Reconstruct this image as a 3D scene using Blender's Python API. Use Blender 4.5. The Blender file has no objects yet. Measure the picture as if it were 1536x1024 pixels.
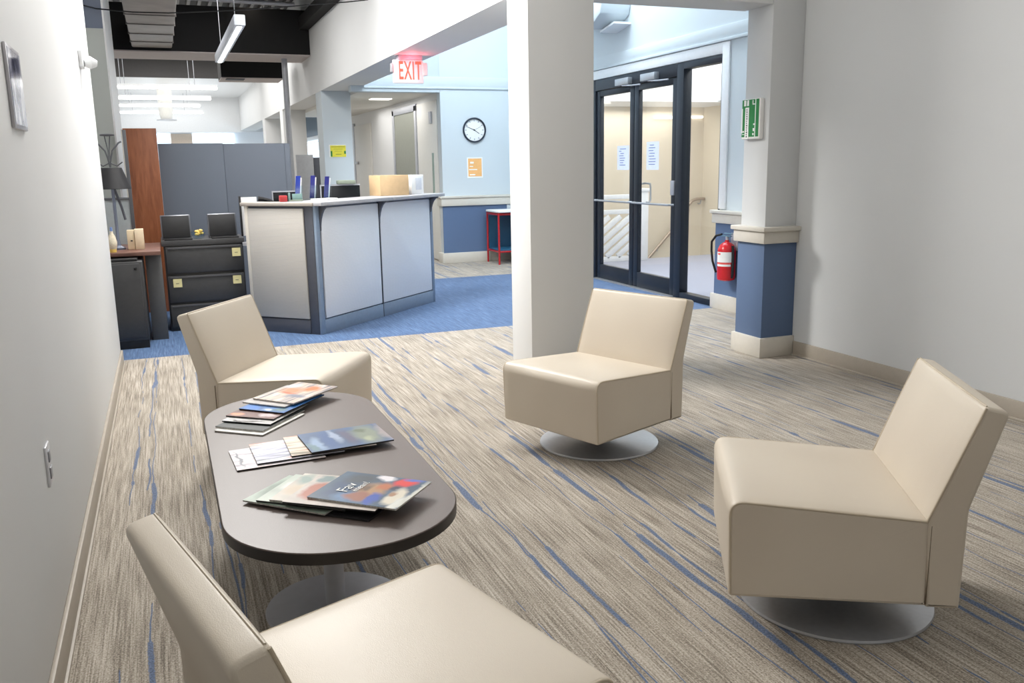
import bpy, bmesh, math, random
from math import sin, cos, pi, radians
from mathutils import Vector, Matrix

random.seed(7)
COL = bpy.context.scene.collection

# ------------------------------------------------------------------ materials
def lin(c):
    return tuple(((v/255)/12.92 if v/255 <= .04045 else (((v/255)+.055)/1.055)**2.4) for v in c)

class N:
    """small node-tree helper"""
    def __init__(s, name):
        s.m = bpy.data.materials.new(name); s.m.use_nodes = True
        s.t = s.m.node_tree; s.b = s.t.nodes['Principled BSDF']
    def n(s, typ, **kw):
        x = s.t.nodes.new(typ)
        for k, v in kw.items():
            if k in x.inputs: x.inputs[k].default_value = v
            else: setattr(x, k, v)
        return x
    def l(s, a, b): s.t.links.new(a, b)
    def coords(s, scale=(1,1,1), rot=(0,0,0), loc=(0,0,0), out='Object'):
        tc = s.n('ShaderNodeTexCoord'); mp = s.n('ShaderNodeMapping')
        mp.inputs['Scale'].default_value = scale; mp.inputs['Rotation'].default_value = rot; mp.inputs['Location'].default_value = loc
        s.l(tc.outputs[out], mp.inputs['Vector']); return mp.outputs['Vector']
    def noise(s, vec, scale=5, detail=2, rough=.5, dist=0):
        x = s.n('ShaderNodeTexNoise'); x.inputs['Scale'].default_value = scale; x.inputs['Detail'].default_value = detail
        x.inputs['Roughness'].default_value = rough; x.inputs['Distortion'].default_value = dist
        if vec is not None: s.l(vec, x.inputs['Vector'])
        return x.outputs['Fac']
    def ramp(s, fac, stops, interp='LINEAR'):
        r = s.n('ShaderNodeValToRGB'); e = r.color_ramp.elements; r.color_ramp.interpolation = interp
        while len(e) < len(stops): e.new(.5)
        for i, (p, c) in enumerate(stops):
            e[i].position = p; e[i].color = (c[0], c[1], c[2], 1) if hasattr(c, '__len__') else (c, c, c, 1)
        s.l(fac, r.inputs['Fac']); return r.outputs['Color']
    def math(s, op, a, b=None, clamp=False):
        x = s.n('ShaderNodeMath', operation=op, use_clamp=clamp)
        for i, v in enumerate((a, b)):
            if v is None: continue
            if isinstance(v, (int, float)): x.inputs[i].default_value = v
            else: s.l(v, x.inputs[i])
        return x.outputs[0]
    def mix(s, fac, a, b):
        x = s.n('ShaderNodeMix', data_type='RGBA')
        for i, v in ((0, fac), (6, a), (7, b)):
            if isinstance(v, (int, float)): x.inputs[i].default_value = v
            elif isinstance(v, tuple): x.inputs[i].default_value = (v[0], v[1], v[2], 1)
            else: s.l(v, x.inputs[i])
        return x.outputs[2]
    def bump(s, h, strength=.2, dist=.01):
        x = s.n('ShaderNodeBump'); x.inputs['Strength'].default_value = strength; x.inputs['Distance'].default_value = dist
        s.l(h, x.inputs['Height']); s.l(x.outputs['Normal'], s.b.inputs['Normal'])
    def col(s, c):
        if isinstance(c, tuple): s.b.inputs['Base Color'].default_value = (c[0], c[1], c[2], 1)
        else: s.l(c, s.b.inputs['Base Color'])

def simple(name, rgb, rough=.5, metal=0, var=.04, nscale=30, bump=0, bscale=200, spec=.5, emis=None, estr=0):
    k = N(name); c = lin(rgb)
    v = k.coords()
    nz = k.noise(v, nscale, 3)
    k.col(k.ramp(nz, [(.3, tuple(x*(1-var) for x in c)), (.7, tuple(min(1, x*(1+var)) for x in c))]))
    k.b.inputs['Roughness'].default_value = rough; k.b.inputs['Metallic'].default_value = metal
    k.b.inputs['Specular IOR Level'].default_value = spec
    if bump: k.bump(k.noise(v, bscale, 2), bump, .002)
    if emis:
        k.b.inputs['Emission Color'].default_value = (*lin(emis), 1); k.b.inputs['Emission Strength'].default_value = estr
    return k.m

def leather():
    k = N('cream_leather'); v = k.coords()
    big = k.noise(v, 2.5, 1); c1 = lin((216, 205, 188)); c2 = lin((207, 195, 178))
    k.col(k.ramp(big, [(.3, c2), (.7, c1)]))
    k.b.inputs['Roughness'].default_value = .42; k.b.inputs['Specular IOR Level'].default_value = .45
    vo = k.n('ShaderNodeTexVoronoi'); vo.inputs['Scale'].default_value = 420; k.l(v, vo.inputs['Vector'])
    h = k.math('ADD', k.math('MULTIPLY', vo.outputs['Distance'], .35), k.math('MULTIPLY', k.noise(v, 9, 3), 1.6))
    k.bump(h, .16, .003); return k.m

def carpet():
    k = N('striped_carpet')
    tc = k.n('ShaderNodeTexCoord'); sep = k.n('ShaderNodeSeparateXYZ'); k.l(tc.outputs['Object'], sep.inputs[0])
    x, y = sep.outputs['X'], sep.outputs['Y']
    st = k.noise(k.coords((170, 3.5, 1)), 1, 3, .6, .0)
    st2 = k.noise(k.coords((48, 1.0, 1)), 1, 3, .6, .0)
    fine = k.noise(k.coords((1, .8, 1)), 190, 2, .8)
    patch = k.noise(k.coords((5, 3.2, 1)), 1, 2, .5)
    f = k.math('ADD', k.math('MULTIPLY', st, .40), k.math('ADD', k.math('MULTIPLY', st2, .15), k.math('ADD', k.math('MULTIPLY', fine, .42), k.math('MULTIPLY', patch, .09))))
    base = k.ramp(f, [(.42, lin((98, 89, 79))), (.50, lin((144, 134, 120))), (.565, lin((178, 168, 154))), (.66, lin((208, 202, 191)))])
    def lines(sp, seed, wmin, wmax, lo, hi, fy):
        warp = k.noise(k.coords((2.5, 1.1, 1), loc=(seed, 0, 0)), 1, 2, .5)
        warp2 = k.noise(k.coords((8, 7, 1), loc=(seed, 3, 0)), 1, 2, .5)
        xs = k.math('ADD', x, k.math('ADD', k.math('MULTIPLY', warp, .10), k.math('MULTIPLY', warp2, .012)))
        q = k.math('DIVIDE', xs, sp); cid = k.math('FLOOR', q); fr = k.math('SUBTRACT', q, cid)
        cv = k.n('ShaderNodeCombineXYZ'); k.l(cid, cv.inputs[0]); cv.inputs[1].default_value = seed
        wn = k.n('ShaderNodeTexWhiteNoise', noise_dimensions='3D'); k.l(cv.outputs[0], wn.inputs['Vector'])
        off = k.math('ADD', .25, k.math('MULTIPLY', wn.outputs['Value'], .5))
        d = k.math('MULTIPLY', k.math('ABSOLUTE', k.math('SUBTRACT', fr, off)), sp)
        nv = k.n('ShaderNodeCombineXYZ'); k.l(k.math('MULTIPLY', cid, 7.37), nv.inputs[0]); k.l(k.math('MULTIPLY', y, fy), nv.inputs[1]); nv.inputs[2].default_value = seed
        nn = k.noise(nv.outputs[0], 1, 2.5, .65)
        wd = k.ramp(nn, [(lo, 0), (lo+.008, wmin/.02), (hi, wmin*1.2/.02), (hi+.006, wmax*.8/.02), (hi+.08, wmax/.02)])
        wd = k.math('MULTIPLY', wd, .02)
        wd = k.math('MULTIPLY', wd, k.math('ADD', .1, k.math('MULTIPLY', fine, 1.8)))
        return k.math('MULTIPLY', k.math('SUBTRACT', wd, d), 700, True)
    m = k.math('MAXIMUM', lines(.13, 2.3, .0026, .009, .44, .57, 1.3), lines(.34, 8.9, .0035, .015, .46, .55, 1.0))
    bl = k.ramp(fine, [(.35, lin((52, 70, 100))), (.65, lin((106, 126, 160)))])
    lounge = k.mix(k.math('MULTIPLY', m, .93), base, bl)
    sb = k.noise(k.coords((90, 4, 1)), 1, 4, .6, .2)
    band = k.ramp(k.math('ADD', k.math('MULTIPLY', sb, .65), k.math('MULTIPLY', fine, .35)), [(.36, lin((46, 72, 108))), (.5, lin((66, 96, 136))), (.66, lin((106, 132, 168)))])
    inb = k.math('MULTIPLY', k.math('GREATER_THAN', y, 6.68), k.math('LESS_THAN', y, 9.97))
    k.col(k.mix(inb, lounge, band))
    k.b.inputs['Roughness'].default_value = .8; k.b.inputs['Specular IOR Level'].default_value = .35
    k.b.inputs['Sheen Weight'].default_value = .3; k.b.inputs['Sheen Roughness'].default_value = .35
    k.bump(k.math('ADD', fine, k.math('MULTIPLY', st, .8)), .4, .003)
    return k.m

def wall_paint(name, rgb, rough=.7):
    k = N(name); v = k.coords(); c = lin(rgb)
    k.col(k.ramp(k.noise(v, 1.2, 2), [(.3, tuple(x*.97 for x in c)), (.7, c)]))
    k.b.inputs['Roughness'].default_value = rough; k.b.inputs['Specular IOR Level'].default_value = .3
    k.bump(k.noise(v, 160, 3), .12, .002); return k.m

def wood(name, a, b, scale=(1,1,1)):
    k = N(name); v = k.coords(scale)
    f = k.noise(v, 6, 4, .6, .5)
    k.col(k.ramp(f, [(.3, lin(a)), (.7, lin(b))])); k.b.inputs['Roughness'].default_value = .4; return k.m

def ribbed(name, rgb):
    k = N(name); v = k.coords((1, 1, 1)); c = lin(rgb)
    w = k.n('ShaderNodeTexWave', wave_type='BANDS', bands_direction='Z'); w.inputs['Scale'].default_value = 26
    w.inputs['Distortion'].default_value = 1.2; w.inputs['Detail Scale'].default_value = 3; k.l(v, w.inputs['Vector'])
    k.col(k.ramp(w.outputs['Fac'], [(0, tuple(x*.93 for x in c)), (1, c)])); k.b.inputs['Roughness'].default_value = .85
    k.bump(w.outputs['Fac'], .3, .003); return k.m

def glass(name, tint=(1, 1, 1), a=.1):
    k = N(name); t = k.t
    tr = k.n('ShaderNodeBsdfTransparent'); tr.inputs[0].default_value = (*tint, 1)
    gl = k.n('ShaderNodeBsdfGlossy'); gl.inputs['Roughness'].default_value = .02
    lw = k.n('ShaderNodeLayerWeight'); lw.inputs['Blend'].default_value = .5
    fr = k.math('ADD', .035, k.math('MULTIPLY', k.math('POWER', lw.outputs['Facing'], 4.0), .55), True)
    mx = k.n('ShaderNodeMixShader'); k.l(fr, mx.inputs[0]); k.l(tr.outputs[0], mx.inputs[1]); k.l(gl.outputs[0], mx.inputs[2])
    k.l(mx.outputs[0], t.nodes['Material Output'].inputs['Surface']); return k.m

def emit(name, rgb, s):
    k = N(name); k.col(lin(rgb)); k.b.inputs['Emission Color'].default_value = (*lin(rgb), 1); k.b.inputs['Emission Strength'].default_value = s
    # slight procedural unevenness along the diffuser
    return k.m

def cover(name, base, blobs=(), stripes=None, seed=0, rough=.22):
    """printed magazine cover: soft colour patches placed in the cover's own plane"""
    k = N(name); tc = k.n('ShaderNodeTexCoord')
    ns = k.n('ShaderNodeTexNoise'); ns.inputs['Scale'].default_value = 14; ns.inputs['Detail'].default_value = 3
    mp = k.n('ShaderNodeMapping'); mp.inputs['Location'].default_value = (seed*3.7, seed*1.3, 0); k.l(tc.outputs['Object'], mp.inputs[0]); k.l(mp.outputs[0], ns.inputs['Vector'])
    off = k.n('ShaderNodeVectorMath', operation='MULTIPLY_ADD'); off.inputs[1].default_value = (.06, .06, 0); k.l(ns.outputs['Color'], off.inputs[0]); k.l(tc.outputs['Object'], off.inputs[2])
    sub = k.n('ShaderNodeVectorMath', operation='SUBTRACT'); sub.inputs[1].default_value = (.03, .03, 0); k.l(off.outputs[0], sub.inputs[0])
    c = k.ramp(ns.outputs['Fac'], [(.35, tuple(x*.75 for x in lin(base))), (.65, lin(base))])
    if stripes:
        ax, sc, cols = stripes
        vec = (sc, sc*.12, 1) if ax == 'x' else (sc*.12, sc, 1)
        f = k.noise(k.coords(vec, loc=(seed, seed*2, 0)), 1, 3, .6, .5)
        c = k.ramp(f, [(.34+.32*i/(len(cols)-1), lin(q)) for i, q in enumerate(cols)])
    for (x, y, rx, ry, rgb, soft) in blobs:
        d = k.n('ShaderNodeVectorMath', operation='SUBTRACT'); d.inputs[1].default_value = (x, y, 0); k.l(sub.outputs[0], d.inputs[0])
        e = k.n('ShaderNodeVectorMath', operation='MULTIPLY'); e.inputs[1].default_value = (1/rx, 1/ry, 0); k.l(d.outputs[0], e.inputs[0])
        ln = k.n('ShaderNodeVectorMath', operation='LENGTH'); k.l(e.outputs[0], ln.inputs[0])
        m = k.math('MULTIPLY', k.math('SUBTRACT', 1, ln.outputs['Value']), 1/soft, True)
        c = k.mix(m, c, lin(rgb))
    k.col(c); k.b.inputs['Roughness'].default_value = .4; k.b.inputs['Specular IOR Level'].default_value = .22; return k.m

M = {}
M['leather'] = leather()
M['piping'] = simple('cream_piping', (196, 182, 160), .5)
M['carpet'] = carpet()
M['lilac'] = simple('lilac_carpet', (168, 170, 186), .9, var=.06, nscale=90, bump=.3)
M['wall'] = wall_paint('white_wall_paint', (229, 230, 230))
M['wallr'] = wall_paint('warm_grey_wall_paint', (211, 213, 214))
M['wallb'] = wall_paint('cool_white_wall_paint', (210, 219, 224))
M['beige'] = wall_paint('beige_wall_paint', (232, 220, 200))
M['grey_wall'] = wall_paint('shaded_grey_green_paint', (176, 180, 176))  # column front in shadow, the shade put into the colour
M['bluegrey'] = wall_paint('unlit_slate_blue_paint', (110, 118, 134))  # shade on the unlit column top put into the colour
M['blue'] = wall_paint('blue_wainscot_paint', (92, 112, 144), .5)
M['trim'] = simple('greige_trim', (205, 200, 190), .5, var=.02)
M['base'] = simple('taupe_baseboard', (172, 163, 150), .5, var=.03)
M['white'] = simple('white_gloss', (238, 240, 242), .35, var=.02)
M['offwhite'] = simple('off_white', (222, 220, 214), .5, var=.02)
M['black'] = simple('black_matte', (26, 26, 28), .5, var=.15)
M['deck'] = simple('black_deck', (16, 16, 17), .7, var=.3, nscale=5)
M['tube3'] = emit('reflection_and_light_lens', (255, 250, 242), 1.3)
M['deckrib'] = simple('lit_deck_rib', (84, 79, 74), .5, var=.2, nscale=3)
M['beamblack'] = simple('black_soffit', (15, 15, 16), .8, var=.1)
M['pinkgrey'] = simple('lit_underside', (190, 180, 178), .6)  # light falling on the undersides put into the colour
M['darkgrey'] = simple('dark_bulkhead', (84, 82, 82), .7)
M['doormetal'] = simple('dark_bronze_aluminium', (36, 42, 52), .4, metal=.25)
M['steel'] = simple('brushed_steel', (190, 192, 196), .36, metal=.65, var=.04, nscale=60)
M['grey_steel'] = simple('grey_painted_steel', (178, 180, 186), .4, metal=.25)
M['duct'] = simple('galvanised_duct', (158, 152, 148), .45, metal=.4, var=.12, nscale=4)
M['tabletop'] = simple('espresso_laminate', (100, 88, 82), .44, var=.08, nscale=300, bump=.12, bscale=350)
M['tableedge'] = simple('black_edge_band', (32, 27, 25), .4)
M['glass'] = glass('clear_glass', (.97, .985, .98))
M['paper'] = simple('paper_white', (240, 240, 238), .7, var=.02)
M['pages'] = simple('magazine_pages', (196, 192, 186), .6, var=.3, nscale=200)
M['pages_dark'] = simple('magazine_spine_dark', (38, 36, 38), .5)
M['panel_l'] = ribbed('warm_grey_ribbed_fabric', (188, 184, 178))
M['panel_r'] = ribbed('skylit_ribbed_fabric', (238, 240, 245))  # side panel's fabric again, brighter blue skylight put into the colour
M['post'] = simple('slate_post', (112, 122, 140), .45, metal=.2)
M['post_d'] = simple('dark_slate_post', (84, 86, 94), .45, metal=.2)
M['kick'] = simple('blue_grey_kick_plate', (132, 148, 168), .45)
M['counter'] = simple('grey_laminate_counter', (176, 176, 180), .35, var=.05)
M['cab'] = simple('charcoal_metal', (64, 64, 65), .42, var=.06)
M['cab_l'] = simple('charcoal_side_panel', (90, 90, 90), .5)
M['wood'] = wood('cherry_wood', (124, 70, 42), (158, 96, 62), (6, 6, .7))
M['woodtop'] = wood('walnut_worktop', (96, 66, 58), (124, 90, 78), (1, 8, 8))
M['partition'] = simple('blue_grey_fabric', (108, 115, 126), .9, var=.04, nscale=200)
M['partition_l'] = simple('light_grey_fabric', (186, 188, 192), .9)
M['seam'] = simple('dark_seam', (56, 60, 70), .6)
M['tube'] = emit('fluorescent_tube', (255, 253, 250), 3.2)
M['tube2'] = emit('pendant_tube', (255, 253, 250), 5)
M['tube3'] = emit('reflection_and_light_lens', (255, 250, 242), 1.3)  # shared by the corridor lights and the modelled glass reflections
M['can'] = emit('downlight_lens', (255, 240, 220), 8)
M['win'] = emit('daylight_window', (214, 232, 246), 1.6)
M['windark'] = simple('dark_blue_window_film', (88, 112, 130), .2)
M['red'] = simple('extinguisher_red', (200, 28, 36), .22)
M['redframe'] = simple('red_frame_paint', (176, 30, 38), .4)
M['rubber'] = simple('black_rubber', (18, 18, 20), .5)
M['exit_face'] = emit('exit_sign_face', (226, 214, 216), .2)
M['exit_red'] = emit('exit_letter_red', (255, 60, 46), 2.2)
M['green'] = simple('sign_green', (22, 128, 62), .5)
M['yellow'] = simple('notice_yellow', (236, 226, 70), .5)
M['orange'] = simple('notice_orange', (244, 186, 120), .5)
M['ink'] = simple('dark_ink', (60, 62, 66), .6)
M['mark'] = simple('pale_dial_ink', (128, 138, 150), .6)
M['inkblue'] = simple('blue_ink', (96, 120, 170), .6)
M['inkwhite'] = simple('white_ink', (248, 248, 246), .6)
M['sticky'] = simple('sticky_yellow', (226, 216, 160), .7)
M['cardboard'] = simple('cardboard', (206, 176, 136), .75, var=.04)
M['brochure'] = simple('royal_blue_print', (28, 62, 176), .3)
M['brochure_d'] = simple('navy_print', (36, 40, 130), .3)
M['acrylic'] = glass('clear_acrylic', (.9, .95, .98))
M['screen'] = simple('black_screen', (22, 23, 26), .25)
M['shade'] = simple('black_lamp_shade', (24, 24, 27), .6)
M['candy'] = simple('amber_candy', (236, 204, 110), .3)
M['sage'] = simple('sage_plastic', (128, 138, 124), .5)
M['redbox'] = simple('dull_red_plastic', (168, 50, 52), .5)

# ------------------------------------------------------------------ mesh builder
class MB:
    def __init__(s): s.bm = bmesh.new()
    def v(s, p): return s.bm.verts.new(p)
    def poly(s, pts):
        return s.bm.faces.new([s.v(p) for p in pts])
    def box(s, x0, x1, y0, y1, z0, z1, mat=None):
        ps = [Vector((x, y, z)) for z in (z0, z1) for y in (y0, y1) for x in (x0, x1)]
        if mat is not None: ps = [mat @ p for p in ps]
        vs = [s.v(p) for p in ps]
        for f in ((0,2,3,1),(4,5,7,6),(0,1,5,4),(2,6,7,3),(0,4,6,2),(1,3,7,5)):
            s.bm.faces.new([vs[i] for i in f])
        return s
    def prism(s, poly, z0, z1, mat=None):
        """poly: (x,y) list CCW, extruded in z; mat maps local -> target"""
        mat = mat or Matrix.Identity(4)
        a = [s.v(mat @ Vector((x, y, z0))) for x, y in poly]; b = [s.v(mat @ Vector((x, y, z1))) for x, y in poly]
        s.bm.faces.new(a[::-1]); s.bm.faces.new(b); n = len(poly)
        for i in range(n): s.bm.faces.new([a[i], a[(i+1) % n], b[(i+1) % n], b[i]])
        return s
    def lathe(s, prof, c=(0,0,0), seg=48, mat=None):
        mat = mat or Matrix.Translation(c)
        rings = []
        for r, z in prof:
            if r < 1e-6: rings.append([s.v(mat @ Vector((0, 0, z)))])
            else: rings.append([s.v(mat @ Vector((r*cos(2*pi*i/seg), r*sin(2*pi*i/seg), z))) for i in range(seg)])
        for a, b in zip(rings, rings[1:]):
            for i in range(seg):
                j = (i+1) % seg
                if len(a) == 1 and len(b) == 1: continue
                if len(a) == 1: s.bm.faces.new([a[0], b[i], b[j]])
                elif len(b) == 1: s.bm.faces.new([a[i], b[0], a[j]][::1])
                else: s.bm.faces.new([a[i], a[j], b[j], b[i]])
        return s
    def tube(s, pts, r, seg=10, closed=False):
        pts = [Vector(p) for p in pts]; n = len(pts); rings = []; up = None
        for i, p in enumerate(pts):
            if closed: t = pts[(i+1) % n]-pts[i-1]
            else: t = pts[min(i+1, n-1)]-pts[max(i-1, 0)]
            t.normalize()
            if up is None: up = Vector((0, 0, 1)) if abs(t.z) < .9 else Vector((1, 0, 0))
            a = t.cross(up); 
            if a.length < 1e-5: a = t.orthogonal()
            a.normalize(); b = t.cross(a).normalized(); up = -b if (-b).dot(up) > 0 else b
            rr = r[i] if hasattr(r, '__len__') else r
            rings.append([s.v(p + a*rr*cos(2*pi*j/seg) + b*rr*sin(2*pi*j/seg)) for j in range(seg)])
        m = n if closed else n-1
        for i in range(m):
            A, B = rings[i], rings[(i+1) % n]
            for j in range(seg): s.bm.faces.new([A[j], A[(j+1) % seg], B[(j+1) % seg], B[j]])
        if not closed: s.bm.faces.new(rings[0][::-1]); s.bm.faces.new(rings[-1])
        return s
    def build(s, name, mat, parent=None, bevel=0, seg=2, shift=None, smooth=True, ang=35):
        bm = s.bm
        bmesh.ops.recalc_face_normals(bm, faces=bm.faces)
        if bevel:
            ed = [e for e in bm.edges if len(e.link_faces) == 2 and e.calc_face_angle(0) > radians(ang)]
            bmesh.ops.bevel(bm, geom=ed, offset=bevel, segments=seg, affect='EDGES', profile=.5, clamp_overlap=True)
        if shift is None and parent is not None: shift = ORG.get(parent.name, Vector())
        if shift is not None: bmesh.ops.translate(bm, verts=bm.verts, vec=-Vector(shift))
        for f in bm.faces: f.smooth = smooth
        if smooth:
            for e in bm.edges:
                if len(e.link_faces) == 2 and e.calc_face_angle(0) > radians(ang): e.smooth = False
        for f in bm.faces:
            if len(f.verts) > 40:
                f.smooth = False
                for e in f.edges: e.smooth = False
        me = bpy.data.meshes.new(name); bm.to_mesh(me); bm.free()
        for m_ in (mat if isinstance(mat, (list, tuple)) else [mat]): me.materials.append(m_)
        o = bpy.data.objects.new(name, me); COL.objects.link(o)
        if parent is not None:
            o.parent = parent; ORG[o.name] = ORG.get(parent.name, Vector()) if shift is not None else Vector()
        return o

ORG = {}
def tag(o, label=None, cat=None, group=None, kind=None):
    if label: o['label'] = label
    if cat: o['category'] = cat
    if group: o['group'] = group
    if kind: o['kind'] = kind
    return o
def thing(name, label, cat, loc, group=None, rotz=0, local=False, kind=None):
    """Empty at the thing's base. Parts built in world coordinates unless local"""
    o = bpy.data.objects.new(name, None); COL.objects.link(o); o.empty_display_size = .05
    o.location = loc; o.rotation_euler = (0, 0, rotz)
    ORG[o.name] = Vector() if local else Vector(loc)
    return tag(o, label, cat, group, kind)
def one(name, mb, mat, loc, label, cat, group=None, bevel=0, kind=None, **kw):
    """a thing that is one mesh; origin at loc"""
    o = mb.build(name, mat, None, bevel=bevel, shift=loc, **kw); o.location = loc
    return tag(o, label, cat, group, kind)
def struct(name, mb, mat, label=None, cat=None, bevel=0, **kw):
    o = mb.build(name, mat, None, bevel=bevel, **kw)
    return tag(o, label or name.replace('_', ' '), cat or name.split('_')[0], None, 'structure')
def dup(root, loc, rotz=None, label=None, group=None):
    r = root.copy(); COL.objects.link(r); r.location = loc
    if rotz is not None: r.rotation_euler = (0, 0, rotz)
    if label: r['label'] = label
    if group: r['group'] = group
    for ch in list(root.children):
        c = ch.copy(); COL.objects.link(c); c.parent = r
        for g in list(ch.children):
            d = g.copy(); COL.objects.link(d); d.parent = c
    return r
def B(*a): return MB().box(*a)
def text_mesh(txt, size, mat, name, parent, matrix, depth=.0006, align='CENTER', bold=0, sp=1):
    cu = bpy.data.curves.new('tmp', 'FONT'); cu.body = txt; cu.size = size; cu.align_x = align; cu.align_y = 'CENTER'; cu.extrude = depth; cu.offset = bold; cu.space_character = sp
    to = bpy.data.objects.new('tmp', cu); COL.objects.link(to)
    dg = bpy.context.evaluated_depsgraph_get(); me = bpy.data.meshes.new_from_object(to.evaluated_get(dg))
    bpy.data.objects.remove(to); bpy.data.curves.remove(cu)
    org = ORG.get(parent.name, Vector()) if parent is not None else Vector()
    me.transform(Matrix.Translation(-org) @ matrix)
    me.materials.clear(); me.materials.append(mat); me.name = name
    o = bpy.data.objects.new(name, me); COL.objects.link(o)
    if parent is not None: o.parent = parent; ORG[o.name] = org
    return o
def frame_mat(origin, xdir, ydir):
    x = Vector(xdir).normalized(); y = Vector(ydir).normalized(); z = x.cross(y)
    m = Matrix((x, y, z)).transposed().to_4x4(); m.translation = Vector(origin); return m

# ------------------------------------------------------------------ setting
XL, XR, XB0, XB1, XD, YC = -.367, 3.96, 2.137, 2.54, 4.654, 11.54
ZB = 2.355
struct('floor', B(-1.2, 4.74, -2.8, 25.8, -.12, 0), M['carpet'], 'striped grey and blue carpet floor with a solid blue band', 'floor', smooth=False)
struct('floor_hall', B(4.74, 7.7, 5, 10.66, -.12, 0), M['lilac'], 'plain lilac grey carpet beyond the glass doors', 'floor', smooth=False)
struct('wall_left', B(-.5, XL, -2.8, 6.55, 0, 3.95), M['wall'], 'long white wall on the left', 'wall', bevel=.006)
struct('wall_left_office', B(-1.2, -1.0, 6.0, 25.8, 0, 4.1).box(-1.0, -.5, 6.0, 6.4, 0, 4.1), M['wall'], 'white office side wall beyond the left wall', 'wall')
struct('wall_front', B(-.5, 4.2, -2.95, -2.8, 0, 3.95), M['wallr'], 'wall behind the waiting area', 'wall')
struct('wall_right', B(XR, 4.1, -2.8, 5.06, 0, 3.95), M['wallr'], 'long pale grey wall on the right', 'wall')
struct('wall_entry', B(4.1, 7.7, 4.92, 5.06, 0, 5.1), M['wallb'], 'wall closing the entry behind the right column', 'wall')
struct('ceiling', B(-.6, 4.1, -2.95, 7.6, 3.95, 4.05), M['wall'], 'white ceiling of the waiting area', 'ceiling')
# deck over the office with ribs
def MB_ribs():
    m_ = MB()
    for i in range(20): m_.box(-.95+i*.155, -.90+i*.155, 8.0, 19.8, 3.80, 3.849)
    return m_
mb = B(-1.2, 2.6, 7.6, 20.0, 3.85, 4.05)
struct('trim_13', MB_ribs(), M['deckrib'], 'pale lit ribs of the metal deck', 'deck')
struct('ceiling_deck', mb, M['deck'], 'black ribbed metal deck ceiling over the office', 'ceiling')
struct('ceiling_office', B(-1.2, 3.7, 20.0, 25.8, 3.21, 3.35), M['white'], 'white far office ceiling', 'ceiling')
struct('ceiling_atrium', B(2.54, 7.7, 5.06, 11.7, 5.1, 5.2), M['wallb'], 'high pale ceiling over the entry', 'ceiling')
struct('wall_atrium_side', B(XB0+.05, XB1, 5.1, 11.7, 4.3, 5.2).box(2.54, 4.1, 4.92, 5.06, 3.95, 5.1), M['wallb'], 'pale upper wall over the beam', 'wall')
struct('trim_beam', B(XB0, XB1, 5.43, 25.6, ZB, 4.3), M['wall'], 'long white beam running back over the columns', 'beam')
# columns
def column(x0, x1, y0, y1, z1, label, m=M['wall']):
    o = one('column', B(x0, x1, y0, y1, 0, z1), m, ((x0+x1)/2, (y0+y1)/2, 0), label, 'column', bevel=.004, kind='structure')
    return o
column(2.137, 2.582, 5.091, 5.43, 4.3, 'square white column in the middle behind the far armless chair')
column(2.137, 2.54, 12.42, 12.87, ZB, 'pale blue lit column with the yellow notice behind the reception desk', M['wallb'])
column(2.137, 2.54, 16.5, 16.9, ZB, 'second column behind the desk beside the steel pole')
column(2.137, 2.54, 19.42, 19.86, ZB, 'farthest column under the long beam')
# header from column to right column, gently dropping
mb = MB()
q = [(2.582, 5.091, ZB), (3.70, 4.80, 2.29), (3.70, 5.09, 2.29), (2.582, 5.43, ZB)]
lo = [mb.v(p) for p in q]; hi = [mb.v((p[0], p[1], 3.95)) for p in q]
mb.bm.faces.new(lo[::-1]); mb.bm.faces.new(hi)
for i in range(4): mb.bm.faces.new([lo[i], lo[(i+1) % 4], hi[(i+1) % 4], hi[i]])
struct('trim_header', mb, M['wallr'], 'white header spanning from the middle column to the right column', 'beam')
# right column with wainscot
column(3.705, XR, 4.80, 5.06, 3.95, 'upper white column on the blue base by the right wall', M['wallr'])
struct('trim_wainscot_column', B(3.695, XR, 4.785, 5.075, .13, .79), M['blue'], 'blue painted base of the right column', 'wainscot', bevel=.003)
mb = B(3.672, XR, 4.762, 5.1, .775, .855).box(3.655, XR+.0, 4.742, 5.115, .855, .885)
struct('trim_cap_column', mb, M['trim'], 'greige chair rail cap round the right column', 'trim', bevel=.006)
struct('baseboard_column', B(3.675, XR, 4.765, 5.095, 0, .135), M['trim'], 'greige baseboard round the right column', 'baseboard', bevel=.005)
struct('baseboard_left', B(XL, XL+.014, -2.8, 6.55, 0, .10).box(XL, XL+.022, -2.8, 6.55, 0, .012), M['base'], 'taupe baseboard along the left wall', 'baseboard', bevel=.003)
struct('baseboard_right', B(XR-.014, XR, -2.8, 4.76, 0, .10).box(XR-.022, XR, -2.8, 4.76, 0, .012), M['base'], 'taupe baseboard along the right wall', 'baseboard', bevel=.003)
# clock wall
struct('wall_back', B(3.56, 4.74, YC, YC+.16, 0, 5.1).box(2.37, 3.56, YC, YC+.16, 2.28, 5.1), M['wallb'], 'pale blue wall with the clock and a corridor opening', 'wall', bevel=.004)
struct('trim_1', B(XB1, XD, YC-.02, YC, 2.325, 2.35).box(XB1, XD, YC-.012, YC, 2.35, 2.48), M['wallb'], 'moulding band high across the clock wall', 'trim', bevel=.003)
struct('trim_2', B(3.545, XD, YC-.018, YC, .14, .83), M['blue'], 'blue wainscot under the clock', 'wainscot')
struct('trim_3', B(3.52, XD, YC-.04, YC+.17, .78, .885).box(3.505, XD, YC-.055, YC+.18, .885, .915), M['trim'], 'greige chair rail below the clock', 'trim', bevel=.006)
struct('baseboard_back', B(3.52, XD, YC-.035, YC+.17, 0, .14), M['trim'], 'greige baseboard below the clock', 'baseboard', bevel=.005)
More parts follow.
